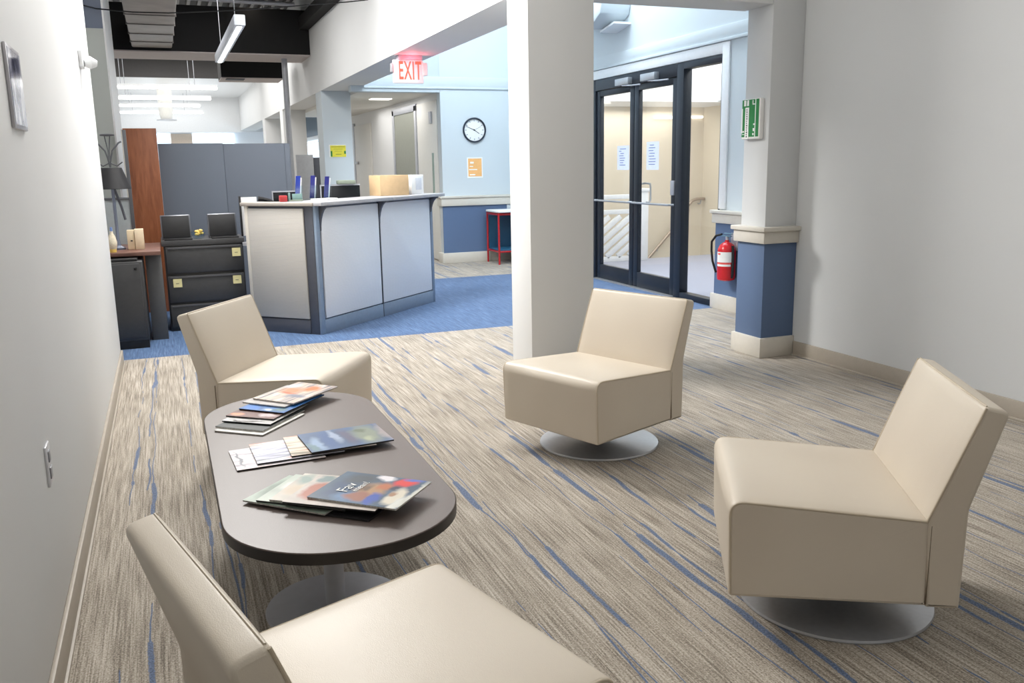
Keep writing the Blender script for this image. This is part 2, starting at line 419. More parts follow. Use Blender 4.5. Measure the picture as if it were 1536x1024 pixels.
# corridor
struct('ceiling_corridor', B(XB1, 3.72, YC+.16, 17.8, 2.30, 2.36), M['offwhite'], 'low corridor ceiling beyond the opening', 'ceiling')
struct('wall_corridor', B(3.6, 3.72, YC+.16, 19.2, 0, 3.3), M['wall'], 'white corridor wall with doors', 'wall')
struct('ceiling_corridor_far', B(XB1, 3.72, 17.8, 20.0, 3.1, 3.2).box(XB1, 3.72, 17.78, 17.84, 2.3, 3.2), M['white'], 'raised ceiling past the corridor', 'ceiling')
struct('baseboard_corridor', B(3.585, 3.6, YC+.17, 12.78, 0, .14), M['trim'], 'baseboard in the corridor', 'baseboard')
# corridor doors (recessed door, near leaf, far door)
d = thing('door_3', 'grey green door standing in its frame in the corridor', 'door', (3.6, 13.5, 0), kind='structure')
B(3.57, 3.62, 12.83, 12.93, 0, 2.2).box(3.57, 3.62, 14.15, 14.25, 0, 2.2).box(3.57, 3.62, 12.83, 14.25, 2.12, 2.22).build('frame', M['grey_steel'], d, bevel=.004)
B(3.585, 3.60, 12.93, 14.15, 0, 2.12).build('leaf', simple('grey_green_door', (150, 152, 140), .5), d)
d = thing('door_4', 'white corridor door with a narrow glass strip nearest the opening', 'door', (3.6, 12.2, 0), kind='structure')
B(3.56, 3.6, 11.74, 12.72, .02, 2.2).build('leaf', M['offwhite'], d, bevel=.004)
B(3.553, 3.561, 11.92, 11.99, .95, 1.5).build('vision_strip', simple('green_glass_strip', (140, 160, 150), .2), d)
B(3.54, 3.561, 11.95, 12.05, 1.9, 2.06).build('closer', M['grey_steel'], d)
d = thing('door_5', 'white door at the end of the corridor with a lever handle', 'door', (3.6, 16.3, 0), kind='structure')
B(3.575, 3.6, 15.9, 17.3, .02, 2.1).build('leaf', M['offwhite'], d, bevel=.004)
B(3.565, 3.6, 17.3, 17.4, 0, 2.15).build('frame', M['grey_steel'], d)
B(3.53, 3.575, 17.0, 17.12, 1.38, 1.43).build('handle', M['steel'], d, bevel=.005)
# window at the end of the office (seen between columns)
wn = thing('window_2', 'tall office window with a dark transom seen between the columns', 'window', (3.6, 22.5, 0), kind='structure')
B(3.58, 3.62, 19.2, 25.7, .9, 1.93).build('pane', M['win'], wn)
B(3.58, 3.62, 19.2, 25.7, 2.05, 2.62).build('transom_pane', M['windark'], wn)
B(3.3, 3.64, 19.2, 25.7, 1.95, 2.03).build('sill', M['white'], wn, bevel=.004)
B(3.57, 3.66, 19.2, 25.7, 2.62, 3.25).box(3.57, 3.66, 19.2, 25.7, 0, .9).box(3.56, 3.66, 21.3, 21.36, .9, 2.62).box(3.56, 3.66, 23.6, 23.66, .9, 2.62).build('frame', M['wallb'], wn)
# far wall of the office, clerestory strip
struct('wall_far', B(-1.2, 3.7, 25.3, 25.4, 2.31, 3.25).box(-1.2, 3.7, 26.0, 26.15, 0, 2.6), M['white'], 'white far office wall', 'wall')
wn = thing('window_3', 'row of pale panes below the far soffit', 'window', (1, 25.95, 1.6), kind='structure')
B(.9, 2.0, 25.9, 25.98, 1.6, 2.3).box(-.2, .35, 25.9, 25.98, 1.6, 2.3).build('pane', M['win'], wn)
B(.35, .9, 25.88, 25.98, 1.6, 2.3).build('panel', simple('peach_panel', (226, 206, 186), .6), wn)

# left grey column in the office and its unlit upper band, shade put into their colours
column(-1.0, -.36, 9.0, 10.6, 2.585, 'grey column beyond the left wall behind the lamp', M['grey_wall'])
one('column', B(-1.0, -.36, 9.0, 10.6, 2.585, 3.85), M['bluegrey'], (-.6, 9.6, 2.585), 'unlit upper part of the grey column, shade painted slate blue', 'column', kind='structure')

struct('trim_lit_side', B(-.36, -.345, 9.0, 10.6, 0, 3.84), M['wall'], 'lit side of the grey column, painted white', 'trim')  # thin white box added to paint the column's lit side
for (y, lab) in ((13.0, 'small ceiling light in the corridor nearer the opening'), (14.9, 'small ceiling light further down the corridor')):
    one('ceiling_light', B(2.95 if y < 14 else 2.62, 3.25 if y < 14 else 2.85, y-.1, y+.1, 2.288, 2.2995), M['tube3'], (3.1 if y < 14 else 2.73, y, 2.288), lab, 'light', 'corridor ceiling lights', bevel=.003)

# bulkhead, soffit duct, box
struct('trim_4', B(-1.0, XB0, 13.1, 13.96, 2.90, 3.50), M['beamblack'], 'black bulkhead crossing the office ceiling', 'bulkhead')
struct('trim_5', B(-1.0, XB0, 13.09, 13.97, 2.885, 2.90), M['pinkgrey'], 'pink-lit underside of the black bulkhead, light painted on', 'trim')
struct('trim_6', B(-1.0, XB0, 19.9, 20.0, 3.2, 3.85), M['darkgrey'], 'dark grey bulkhead before the far white ceiling', 'bulkhead')
struct('trim_7', B(2.0, XB0, 5.5, 13.1, 3.24, 3.4), M['beamblack'], 'black ledge along the top of the beam wall', 'trim')
# ------------------------------------------------------------------ entry wall, doors, sidelite
mb = B(XD, 4.75, 5.06, YC, 2.234, 5.1).box(XD, 4.75, 5.06, 6.68, 0, 2.234).box(XD, 4.75, 9.2, YC, 0, 2.234)
struct('wall_entry_side', mb, M['wallb'], 'pale blue entry wall holding the glass doors', 'wall')
struct('trim_8', B(XD-.03, XD, 5.06, YC, 2.335, 2.36).box(XD-.016, XD, 5.06, YC, 2.36, 2.47), M['wallb'], 'moulding band above the glass doors', 'trim', bevel=.003)
struct('trim_9', B(XD-.018, XD, 6.58, 6.68, .9, 2.33).box(XD-.018, XD, 6.68, 9.2, 2.236, 2.33), M['white'], 'white casing round the entry frame', 'trim', bevel=.003)
struct('trim_10', B(XD-.024, XD, 5.06, 6.70, .13, .79), M['blue'], 'blue wainscot beside the sidelite', 'wainscot')
struct('trim_11', B(XD-.05, XD, 5.06, 6.73, .775, .86).box(XD-.066, XD, 5.06, 6.745, .86, .89), M['trim'], 'greige chair rail beside the sidelite', 'trim', bevel=.006)
struct('baseboard_entry', B(XD-.045, XD, 5.06, 6.73, 0, .135), M['trim'], 'greige baseboard beside the sidelite', 'baseboard', bevel=.004)
d = thing('door_1', 'pair of dark framed glass entry doors', 'door', (4.69, 8.26, 0), kind='structure')
mb = B(4.645, 4.74, 7.305, 7.42, 0, 2.234).box(4.645, 4.74, 9.12, 9.2, 0, 2.234).box(4.645, 4.74, 7.42, 9.12, 2.115, 2.234)
mb.build('frame', M['doormetal'], d, bevel=.004)
for (a, b) in ((7.43, 8.255), (8.265, 9.115)):
    lf = B(4.66, 4.71, a, a+.085, .01, 2.11).box(4.66, 4.71, b-.085, b, .01, 2.11).box(4.66, 4.71, a+.085, b-.085, .01, .17).box(4.66, 4.71, a+.085, b-.085, 2.05, 2.11).build('leaf', M['doormetal'], d, bevel=.003)
    B(4.683, 4.687, a+.086, b-.086, .172, 2.048).build('glass', M['glass'], lf, smooth=False)
    MB().tube([(4.66, a+.03, .905), (4.61, a+.05, .905), (4.61, b-.05, .905), (4.66, b-.03, .905)], .011).build('push_bar', M['steel'], lf)
    y0 = b-.05 if a < 8 else a+.05
    y1 = y0-.13 if a < 8 else y0+.13
    MB().tube([(4.71, y0, 1.10), (4.745, y0, 1.10), (4.755, y0+(y1-y0)*.2, 1.105), (4.755, y1, 1.10), (4.76, y1, 1.06), (4.76, y1, .93), (4.745, y1, .91), (4.71, y1, .91)], .010).build('pull_handle', M['grey_steel'], lf)
    yc = a+.45 if a < 8 else a+.15
    c_ = B(4.59, 4.66, yc-.13, yc+.15, 2.12, 2.19).build('closer', M['steel'], lf, bevel=.006)
    MB().tube([(4.60, yc, 2.115), (4.60, yc-.2, 2.10), (4.63, yc-.33, 2.10)], .008).build('arm', M['grey_steel'], lf)
B(4.64, 4.66, 7.435, 7.50, 1.0, 1.14).build('lock_plate', M['grey_steel'], d, bevel=.003)
B(4.60, 4.76, 7.42, 9.12, 0, .008).build('threshold', M['steel'], d)
w = thing('window_1', 'fixed glass sidelite right of the entry doors', 'window', (4.69, 7.0, 0), kind='structure')
B(4.645, 4.74, 6.68, 7.305, 0, .06).box(4.645, 4.74, 6.68, 7.305, 2.17, 2.234).box(4.645, 4.74, 6.682, 6.70, .06, 2.17).build('frame', M['doormetal'], w, bevel=.003)
B(4.688, 4.692, 6.70, 7.304, .06, 2.17).build('glass', M['glass'], w, smooth=False)
for (y0, y1, z0, z1, lab) in ((8.40, 8.66, 1.245, 1.50, 'white printed sheet taped on the left glass door'), (7.79, 8.03, 1.245, 1.525, 'white printed sheet taped on the right glass door')):
    t = thing('taped_paper', lab, 'paper', (4.68, (y0+y1)/2, z0), group='sheets taped on the entry doors')
    B(4.6805, 4.6825, y0, y1, z0, z1).build('sheet', simple('self_lit_paper', (226, 232, 250), .7, emis=(226, 232, 250), estr=.15), t)  # faint emission makes the sheet glow
    mb = MB(); random.seed(int(y0*10))
    for r in range(8):
        zz = z1-.03-r*(z1-z0-.06)/8; yy = y1-.04-random.random()*.03
        mb.box(4.6795, 4.6803, yy-.05-random.random()*.09, yy, zz-.006, zz)
    mb.build('handwriting', M['inkblue'], t)

# stair hall beyond the doors
HY = 11.3
struct('wall_hall_back', B(4.75, 7.7, HY, HY+.1, -1.6, 3.0), M['beige'], 'beige stairwell wall beyond the doors', 'wall')
struct('wall_hall_right', B(7.55, 7.7, 5.06, HY, -1.6, 3.0), M['beige'], 'beige side wall of the stair hall', 'wall')
struct('ceiling_hall', B(4.75, 7.7, 5.06, HY, 2.75, 2.85), M['white'], 'white stair hall ceiling', 'ceiling')
struct('trim_12', B(4.75, 7.55, 10.3, HY, 2.10, 2.75).box(7.1, 7.55, 5.06, 10.3, 2.12, 2.75), M['white'], 'white soffit round the stair hall', 'soffit')
struct('floor_stairwell', B(4.75, 7.7, 10.66, HY, -1.7, -1.6), M['lilac'], 'lower stair landing', 'floor')
b = thing('balustrade', 'white balustrade with slanting slats at the head of the stairs', 'railing', (5.5, 10.56, 0))
B(6.0, 6.15, 10.48, 10.62, 0, .93).build('newel_post', M['white'], b, bevel=.006)
B(5.985, 6.165, 10.465, 10.635, .93, .975).build('post_cap', M['white'], b, bevel=.008)
B(4.8, 6.0, 10.51, 10.59, .84, .90).build('top_rail', M['white'], b, bevel=.006)
B(4.8, 6.0, 10.53, 10.57, .0, .07).build('bottom_rail', M['white'], b, bevel=.004)
B(4.8, 6.0, 10.53, 10.57, .64, .70).build('middle_rail', M['white'], b, bevel=.004)
for k in range(7):
    x = 4.86+k*.17
    mat = frame_mat((x, 10.55, .07), (.8, 0, .6), (0, 1, 0))
    L_ = min(.9, (6.0-x)/.8, .57/.6)
    B(0, L_, -.02, .02, -.035, .035, mat).build('slat', M['white'], b, bevel=.003)
h = thing('wall_handrail', 'bronze stair handrail running down the beige wall', 'handrail', (7.0, HY-.06, 0))
MB().tube([(7.54, HY-.08, .77), (7.40, HY-.08, .77), (7.33, HY-.08, .75), (7.25, HY-.08, .67), (7.26, HY-.08, .60), (7.18, HY-.08, .52), (6.6, HY-.08, -.06), (6.1, HY-.08, -.56)], .022, 12).build('rail', simple('bronze_rail', (176, 160, 146), .35, metal=.5), h)
for (x, z) in ((7.48, .75), (7.05, .39), (6.75, .08)): MB().tube([(x, HY, z-.05), (x, HY-.06, z-.05), (x, HY-.08, z)], .009).build('bracket', M['steel'], h)
for i, (x, z, lab) in enumerate(((5.7, 1.93, 'slim strip light reflection modelled behind the left door, upper'), (5.62, 1.77, 'slim strip light reflection modelled behind the left door, lower'), (7.35, 1.96, 'slim strip light reflection modelled behind the sidelite'), (6.85, 1.95, 'shorter strip light reflection modelled beside the mullion'))):
    one('glass_reflection', B(x-.16, x+.16, HY-.05, HY-.001, z-.018, z+.018), M['tube3'], (x, HY, z), lab, 'light', 'strip light reflections modelled on the stairwell wall', bevel=.012)  # glowing bars added in place of strip-light reflections in the door glass

# sconce box above the doors
t = thing('wall_uplight', 'angular white box light high on the wall above the doors', 'light', (XD, 8.8, 2.7))
mat = frame_mat((XD, 0, 0), (0, 1, 0), (0, 0, 1))  # local x->Y, y->Z, z-> +X
MB().prism([(8.33, 2.95), (8.37, 2.82), (8.62, 2.70), (9.25, 2.86), (9.25, 3.02), (8.75, 3.10)], -.34, -.001, mat).build('housing', M['wallb'], t, bevel=.01)
MB().prism([(8.33, 2.72), (8.64, 2.67), (8.64, 2.69), (8.33, 2.74)], -.2, -.001, mat).build('bracket', M['white'], t)

# clock
t = thing('wall_clock', 'round black rimmed wall clock on the pale blue wall', 'clock', (4.032, YC, 1.792))
mat = frame_mat((4.032, YC, 1.792), (1, 0, 0), (0, 0, 1))  # z axis = -Y
MB().lathe([(0, .004), (.148, .004), (.148, .002), (0, .002)], mat=mat).build('dial', M['paper'], t)
MB().lathe([(.146, .0), (.146, .022), (.152, .032), (.160, .032), (.166, .020), (.166, .0)], mat=mat, seg=64).build('rim', simple('navy_black_rim', (30, 40, 58), .35), t)
mb = MB()
for i in range(12):
    r = Matrix.Rotation(i*pi/6, 4, 'Z'); B(-.004, .004, .112, .135, .0045, .0055, mat @ r).build('hour_mark', M['mark'], t)
for ang, L_, w_ in ((124, .085, .004), (-67, .125, .0028), (63, .10, .001)):
    B(-w_, w_, -.02, L_, .006, .0075, mat @ Matrix.Rotation(radians(-ang if ang != -67 else 67), 4, 'Z')).build('hand', M['ink'], t)
MB().lathe([(0, .009), (.01, .009), (.01, .004)], mat=mat, seg=16).build('hub', M['ink'], t)
# orange notice
t = thing('orange_notice', 'orange notice in a white border below the clock', 'notice', (4.03, YC, 1.155))
B(3.915, 4.14, YC-.004, YC, 1.15, 1.428).build('border', M['paper'], t)
B(3.93, 4.125, YC-.0055, YC-.004, 1.172, 1.413).build('print', M['orange'], t)
mb = MB()
for (a, c, z, h_) in ((3.96, 4.01, 1.365, .02), (3.95, 4.0, 1.31, .008), (3.94, 4.02, 1.275, .008), (3.96, 4.06, 1.26, .006), (3.99, 4.03, 1.205, .012), (3.94, 3.97, 1.19, .008)): mb.box(a, c, YC-.0065, YC-.0055, z-h_, z+h_*.2)
mb.bm.free()
for (a, c, z, h_) in ((3.96, 4.01, 1.365, .02), (3.95, 4.0, 1.31, .008), (3.94, 4.06, 1.268, .010), (3.95, 4.03, 1.20, .012)): B(a, c, YC-.0065, YC-.0055, z-h_, z+h_*.2).build('print_mark', M['inkwhite'], t)
one('wall_outlet', B(4.48, 4.54, YC-.024, YC-.018, .70, .775), M['wallb'], (4.51, YC, .70), 'small pale outlet plate on the blue wainscot above the red framed table', 'outlet', bevel=.003)
# yellow notice on column
t = thing('yellow_notice', 'yellow printed notice on the pale blue column', 'notice', (2.32, 12.42, 1.47))
B(2.205, 2.44, 12.414, 12.42, 1.465, 1.635).build('holder', M['paper'], t)
B(2.22, 2.435, 12.411, 12.414, 1.47, 1.625).build('print', M['yellow'], t)
B(2.235, 2.42, 12.4095, 12.411, 1.603, 1.61).box(2.26, 2.39, 12.4095, 12.411, 1.575, 1.579).box(2.28, 2.38, 12.4095, 12.411, 1.545, 1.549).box(2.29, 2.37, 12.4095, 12.411, 1.50, 1.508).build('print_lines', simple('olive_ink', (150, 150, 60), .6), t)
B(2.222, 2.245, 12.4095, 12.411, 1.475, 1.55).build('green_mark', M['green'], t)
B(2.41, 2.434, 12.4095, 12.411, 1.51, 1.55).build('green_mark', M['green'], t)

# exit sign
t = thing('exit_sign', 'lit red EXIT sign hanging under the long beam', 'exit sign', (2.31, 8.4, ZB))
B(2.18, 2.42, 8.36, 8.46, 2.315, ZB).build('canopy', simple('sign_canopy', (196, 190, 205), .4), t, bevel=.008)
B(2.135, 2.435, 8.395, 8.425, 2.10, 2.315).build('housing', M['exit_face'], t, bevel=.01)
B(2.425, 2.475, 8.38, 8.44, 2.17, 2.29).build('lamp_box', M['exit_face'], t, bevel=.012)
B(2.115, 2.136, 8.385, 8.43, 2.20, 2.28).build('side_bracket', M['grey_steel'], t, bevel=.003)
x_ = text_mesh('EXIT', .235, M['exit_red'], 'lettering', t, frame_mat((2.30, 8.3945, 2.208), (1, 0, 0), (0, 0, 1)) @ Matrix.Diagonal((.43, 1, 1, 1)), .0015, bold=.003, sp=1.12)

# green sign on right column
t = thing('green_sign', 'green and white first aid style sign box on the right column', 'sign', (3.70, 4.945, 1.46))
XF = 3.705
B(XF-.035, XF, 4.85, 5.045, 1.46, 1.72).build('case', M['paper'], t, bevel=.008)
# face plates facing -x
mat = frame_mat((XF-.0352, 0, 0), (0, -1, 0), (0, 0, 1))   # z axis -> -x ; local x = -Y
def gp(y0, y1, z0, z1, d0, d1, m_, nm): return B(-y0, -y1, z0, z1, d0, d1, mat).build(nm, m_, t)
gp(5.04, 4.862, 1.475, 1.715, 0, .0015, M['green'], 'green_face')
mb = B(-5.005, -4.965, 1.462, 1.665, .0015, .003, mat).box(-5.045, -5.032, 1.50, 1.66, .0015, .003, mat).box(-4.90, -4.893, 1.475, 1.715, .0015, .003, mat)
for (a, b_, c, e) in ((5.02, 4.998, 1.675, 1.712), (4.988, 4.968, 1.675, 1.712), (4.93, 4.905, 1.68, 1.688), (4.93, 4.922, 1.68, 1.71), (4.915, 4.903, 1.55, 1.56), (4.918, 4.904, 1.51, 1.53), (4.922, 4.908, 1.485, 1.498), (5.03, 5.012, 1.505, 1.515), (5.035, 5.01, 1.49, 1.494)):
    mb.box(-a, -b_, c, e, .0015, .003, mat)
mb.build('white_marks', M['inkwhite'], t)
mb = MB(); random.seed(3)
for i in range(13):
    z = 1.655-i*.0145; mb.box(-4.990, -4.990+.006+random.random()*.006, z-.009, z, .003, .004, mat)
mb.build('small_print', M['ink'], t)

# fire extinguisher
ex = thing('fire_extinguisher', 'red fire extinguisher hanging on the blue wainscot by the sidelite', 'fire extinguisher', (4.545, 6.40, .29))
c = (4.545, 6.40, 0)
MB().lathe([(0, .29), (.055, .29), (.075, .30), (.080, .32), (.080, .54), (.076, .57), (.062, .60), (.035, .622), (.018, .63), (.016, .645), (0, .645)], c, 40).build('cylinder', M['red'], ex)
mb = MB(); R_ = .0805
def band(z0, z1, a0, a1, r):
    seg = 16
    for i in range(seg):
        t0 = a0+(a1-a0)*i/seg; t1 = a0+(a1-a0)*(i+1)/seg
        mb.poly([(c[0]+r*cos(t0), c[1]+r*sin(t0), z0), (c[0]+r*cos(t1), c[1]+r*sin(t1), z0), (c[0]+r*cos(t1), c[1]+r*sin(t1), z1), (c[0]+r*cos(t0), c[1]+r*sin(t0), z1)])
band(.455, .545, radians(160), radians(285), .0812); band(.42, .438, radians(165), radians(262), .0812)
mb.build('paper_label', M['paper'], ex)
lr = simple('label_red', (236, 96, 90), .5)
mb = MB(); band(.52, .535, radians(172), radians(195), .0818); mb.build('label_mark', lr, ex)
mb = MB(); band(.439, .452, radians(165), radians(262), .0815); mb.build('label_stripe', lr, ex)
MB().lathe([(.0, .64), (.012, .64), (.014, .675), (.0, .68)], c, 16).build('valve', M['grey_steel'], ex)
B(4.535, 4.555, 6.345, 6.48, .672, .684).box(4.535, 4.555, 6.33, 6.44, .695, .705).build('lever', simple('teal_grey_lever', (104, 140, 160), .4, metal=.3), ex, bevel=.004)
MB().tube([(4.54, 6.47, .69), (4.52, 6.53, .675), (4.50, 6.565, .62), (4.50, 6.565, .54), (4.50, 6.545, .45), (4.51, 6.52, .38), (4.515, 6.51, .35)], .010).build('hose', M['rubber'], ex)
MB().tube([(4.55, 6.32, .60), (4.55, 6.312, .5), (4.55, 6.315, .36), (4.55, 6.325, .32)], .013).build('strap', M['rubber'], ex)
B(4.62, 4.63, 6.35, 6.45, .55, .70).build('wall_bracket', M['grey_steel'], ex)

# red framed table by the clock wall
t = thing('side_table', 'white topped table with a red tube frame under the clock', 'table', (4.38, 11.2, 0))
mat = None
pts = []
for (cx, cy, a0) in ((4.2, 11.02, 180), (4.56, 11.02, 270), (4.56, 11.38, 0), (4.2, 11.38, 90)):
    for k in range(7): a = radians(a0+k*15); pts.append((cx+.08*cos(a), cy+.08*sin(a)))
MB().prism(pts, .695, .72).build('tabletop', M['white'], t, bevel=.005)
for (x, y) in ((4.15, 11.42), (4.15, 10.98), (4.60, 11.42), (4.60, 10.98)):
    MB().tube([(x, y, 0), (x, y, .69)], .013).build('leg', M['redframe'], t)
MB().tube([(4.15, 10.98, .67), (4.60, 10.98, .67), (4.60, 11.42, .67), (4.15, 11.42, .67)], .014, closed=True).build('upper_frame', M['redframe'], t)
MB().tube([(4.15, 10.98, .17), (4.60, 10.98, .17), (4.60, 11.42, .17), (4.15, 11.42, .17)], .012, closed=True).build('lower_frame', M['redframe'], t)
B(4.17, 4.58, 11.40, 11.41, .19, .64).build('back_panel', simple('deep_teal_panel', (28, 74, 104), .4), t)
B(4.17, 4.58, 11.0, 11.40, .182, .20).build('shelf', simple('teal_shelf', (40, 96, 130), .4), t)

# ------------------------------------------------------------------ chairs
S = dict(w=.296, zb=.129, uf0=.343, uf1=.349, zf1=.412, uj=-.164, zj=.374, us=-.176, ub=-.262, uk=-.266, zk=.412, utf=-.283, ztf=.694, utr=-.345, ztr=.682)
def arc_corner(p0, p1, p2, r, n=6):
    p0, p1, p2 = (Vector(p) for p in (p0, p1, p2)); a = (p0-p1).normalized(); b = (p2-p1).normalized()
    th = a.angle(b); d = min(r/math.tan(th/2), .45*(p0-p1).length, .45*(p2-p1).length); q0 = p1+a*d; q1 = p1+b*d
    return [((1-t)**2)*q0 + 2*t*(1-t)*p1 + t*t*q1 for t in [i/n for i in range(n+1)]]
def rounded(poly):
    """poly of (u,z,radius) -> points"""
    out = []; n = len(poly)
    for i in range(n):
        p0, p1, p2 = poly[i-1], poly[i], poly[(i+1) % n]
        if p1[2] <= 0: out.append(Vector(p1[:2]))
        else: out += arc_corner(p0[:2], p1[:2], p2[:2], p1[2])
    return out
def resample(pts, step):
    out = []
    n = len(pts)
    for i in range(n):
        a, b = pts[i], pts[(i+1) % n]; m = max(1, int((b-a).length/step))
        for k in range(m): out.append(a.lerp(b, k/m))
    return out
def loft(profile, w, puff, inset=.010, ymul=1.0):
    """extrude a (u,z) profile across v with softly rounded edges; puff(u,z,s) -> (du,dz)"""
    mb = MB(); P = profile; cen = sum(P, Vector((0, 0)))/len(P); n = len(P)
    # inward normals
    nor = []
    area = sum(P[i].x*P[(i+1) % n].y-P[(i+1) % n].x*P[i].y for i in range(n))
    for i in range(n):
        t = (P[(i+1) % n]-P[i-1]).normalized(); nn = Vector((-t.y, t.x)) * (1 if area > 0 else -1); nor.append(nn)
    vs = []
    for k in range(4): a = k/3*pi/2; vs.append((-w+inset*(1-sin(a)) if 0 else -w+inset*(1-cos(a)), inset*(1-sin(a))))
    mid = [(-w+inset+(2*w-2*inset)*k/14, 0) for k in range(1, 14)]
    vs = vs + mid + [(-v, i) for v, i in vs[::-1]]
    rings = []
    for v, ins in vs:
        s = v/w; ring = []
        for i in range(n):
            q = P[i]+nor[i]*ins
            du, dz = puff(P[i].x, P[i].y, s); ring.append(mb.v((q.x+du, v, q.y+dz)))
        rings.append(ring)
    for A, B_ in zip(rings, rings[1:]):
        for i in range(n): mb.bm.faces.new([A[i], A[(i+1) % n], B_[(i+1) % n], B_[i]])
    mb.bm.faces.new(rings[0][::-1]); mb.bm.faces.new(rings[-1])
    return mb, [[P[i]+nor[i]*.0015 for i in range(n)]]
def make_chair(label):
    t = thing('lounge_chair', label, 'chair', (0, 0, 0), 'cream swivel lounge chairs', local=True)
    w = S['w']
    seatp = resample(rounded([(S['us'], S['zb']+.004, .004), (S['uf0'], S['zb'], .012), (S['uf1'], S['zf1'], .040), (S['uj']-.005, S['zj']+.004, .012)]), .022)
    def sp(u, z, s):
        e = max(0, 1-abs(s)**4); top = 1 if z > .34 else 0
        front = 1 if (u > .32 and z < .39) else 0
        tt = max(0, min(1, (u-S['uj'])/.5)); 
        return (front*.006*e*max(0, min(1, (z-.13)/.1)), top*.010*e*sin(pi*tt)**.6 if top else 0)
    mb, _ = loft(seatp, w, sp)
    seat = mb.build('seat', M['leather'], t, ang=50, shift=Vector())
    backp = resample(rounded([(S['ub'], S['zb'], .010), (S['us']+.0, S['zb'], .006), (S['uj']+.002, S['zj']-.002, .02), (S['utf'], S['ztf'], .014), (S['utr'], S['ztr'], .022), (S['uk'], S['zk'], .12)]), .022)
    def bp_(u, z, s):
        e = max(0, 1-abs(s)**4); tt = (z-S['zj'])/(S['ztf']-S['zj'])
        line = S['uj']+(S['utf']-S['uj'])*tt
        f = 1 if (z > .39 and u > line-.02) else 0
        return (f*.011*e*max(0, sin(pi*min(1, max(0, tt))))**.6, 0)
    mb, _ = loft(backp, w, bp_)
    back = mb.build('backrest', M['leather'], t, ang=50, shift=Vector())
    # piping seams
    def seam(poly, parent, idx):
        for sd in (-1, 1):
            pts = [(p.x, sd*(w-.0022), p.y) for p in poly]
            MB().tube(pts, .0034, 8).build('piping', M['piping'], parent, shift=Vector())
    ins = .0025
    top = [p for p in rounded([(S['uf0']-.006, S['zb']+.01, 0), (S['uf1']-.0025, S['zf1']-.0025, .040), (S['uj'], S['zj'], 0)])]
    seam(top, seat, 0)
    seam([Vector((S['uj']+.0, S['zj']-.0)), Vector((S['utf']-.001, S['ztf']-.004))], back, 0)
    mb = MB(); mb.tube([(S['utf']-.004, -w+.01, S['ztf']-.0015), (S['utf']-.004, w-.01, S['ztf']-.0015)], .0025, 6)
    mb.build('piping', M['piping'], back, shift=Vector())
    # dark reveal line between seat and back on each side
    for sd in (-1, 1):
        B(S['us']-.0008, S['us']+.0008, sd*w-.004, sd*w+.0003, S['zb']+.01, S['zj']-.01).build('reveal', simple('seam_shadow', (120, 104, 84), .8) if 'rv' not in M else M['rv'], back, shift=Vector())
    MB().lathe([(0, 0), (.283, 0), (.285, .004), (.283, .011), (.270, .013), (.06, .016), (.045, .02), (0, .02)], seg=72).build('base_disc', M['steel'], t, shift=Vector())
    MB().lathe([(.036, .018), (.036, .118), (0, .118)], seg=32).build('pedestal', M['grey_steel'], t, shift=Vector())
    B(-.14, .17, -.15, .15, .114, .132).build('swivel_plate', M['black'], t, bevel=.004, shift=Vector())
    return t
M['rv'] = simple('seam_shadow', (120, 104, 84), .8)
ch = make_chair('cream leather swivel chair in the middle, in front of the square column')
ch.location = (1.856, 3.603, 0); ch.rotation_euler = (0, 0, 3.512)
dup(ch, (1.816, 1.952, 0), 2.608, 'cream leather swivel chair on the right, near the right wall')
dup(ch, (.455, 4.213, 0), -.582, 'cream leather swivel chair behind the far end of the magazine table')
dup(ch, (.282, 1.473, 0), .25, 'cream leather swivel chair nearest the camera, cut by the bottom edge')

# ------------------------------------------------------------------ coffee table
t = thing('coffee_table', 'dark oval coffee table covered with fanned magazines', 'table', (.385, 2.80, 0))
pts = []
x0, x1, y0, y1 = .068, .70, 1.985, 3.605
cx, cy = (x0+x1)/2, (y0+y1)/2; hx, hy, r = (x1-x0)/2, (y1-y0)/2, .302
for (sx, sy, a0) in ((1, 1, 0), (-1, 1, 90), (-1, -1, 180), (1, -1, 270)):
    for k in range(17):
        a = radians(a0+k*90/16); pts.append((cx+sx*(hx-r)+r*cos(a), cy+sy*(hy-r)+r*sin(a)))
top = MB().prism(pts, .3775, .41).build('tabletop', M['tabletop'], t, bevel=.0025, ang=60)
inn = MB()
a_ = [inn.v((p[0], p[1], .379)) for p in [(cx+(q_[0]-cx)*1.0022, cy+(q_[1]-cy)*1.0009) for q_ in pts]]
b_ = [inn.v((v.co.x, v.co.y, .4075)) for v in a_]
for i in range(len(a_)): inn.bm.faces.new([a_[i], a_[(i+1) % len(a_)], b_[(i+1) % len(a_)], b_[i]])
inn.build('edge_band', M['tableedge'], top)
for yy in (2.505, 3.10):
    MB().lathe([(0, 0), (.208, 0), (.21, .004), (.207, .010), (.05, .013), (0, .013)], (.385, yy, 0), 64).build('base_disc', M['grey_steel'], t)
    MB().lathe([(.030, .012), (.030, .362)], (.385, yy, 0), 32).build('post', M['grey_steel'], t)
    MB().lathe([(0, .362), (.09, .362), (.09, .3776), (0, .3776)], (.385, yy, 0), 32).build('mounting_plate', M['black'], t)

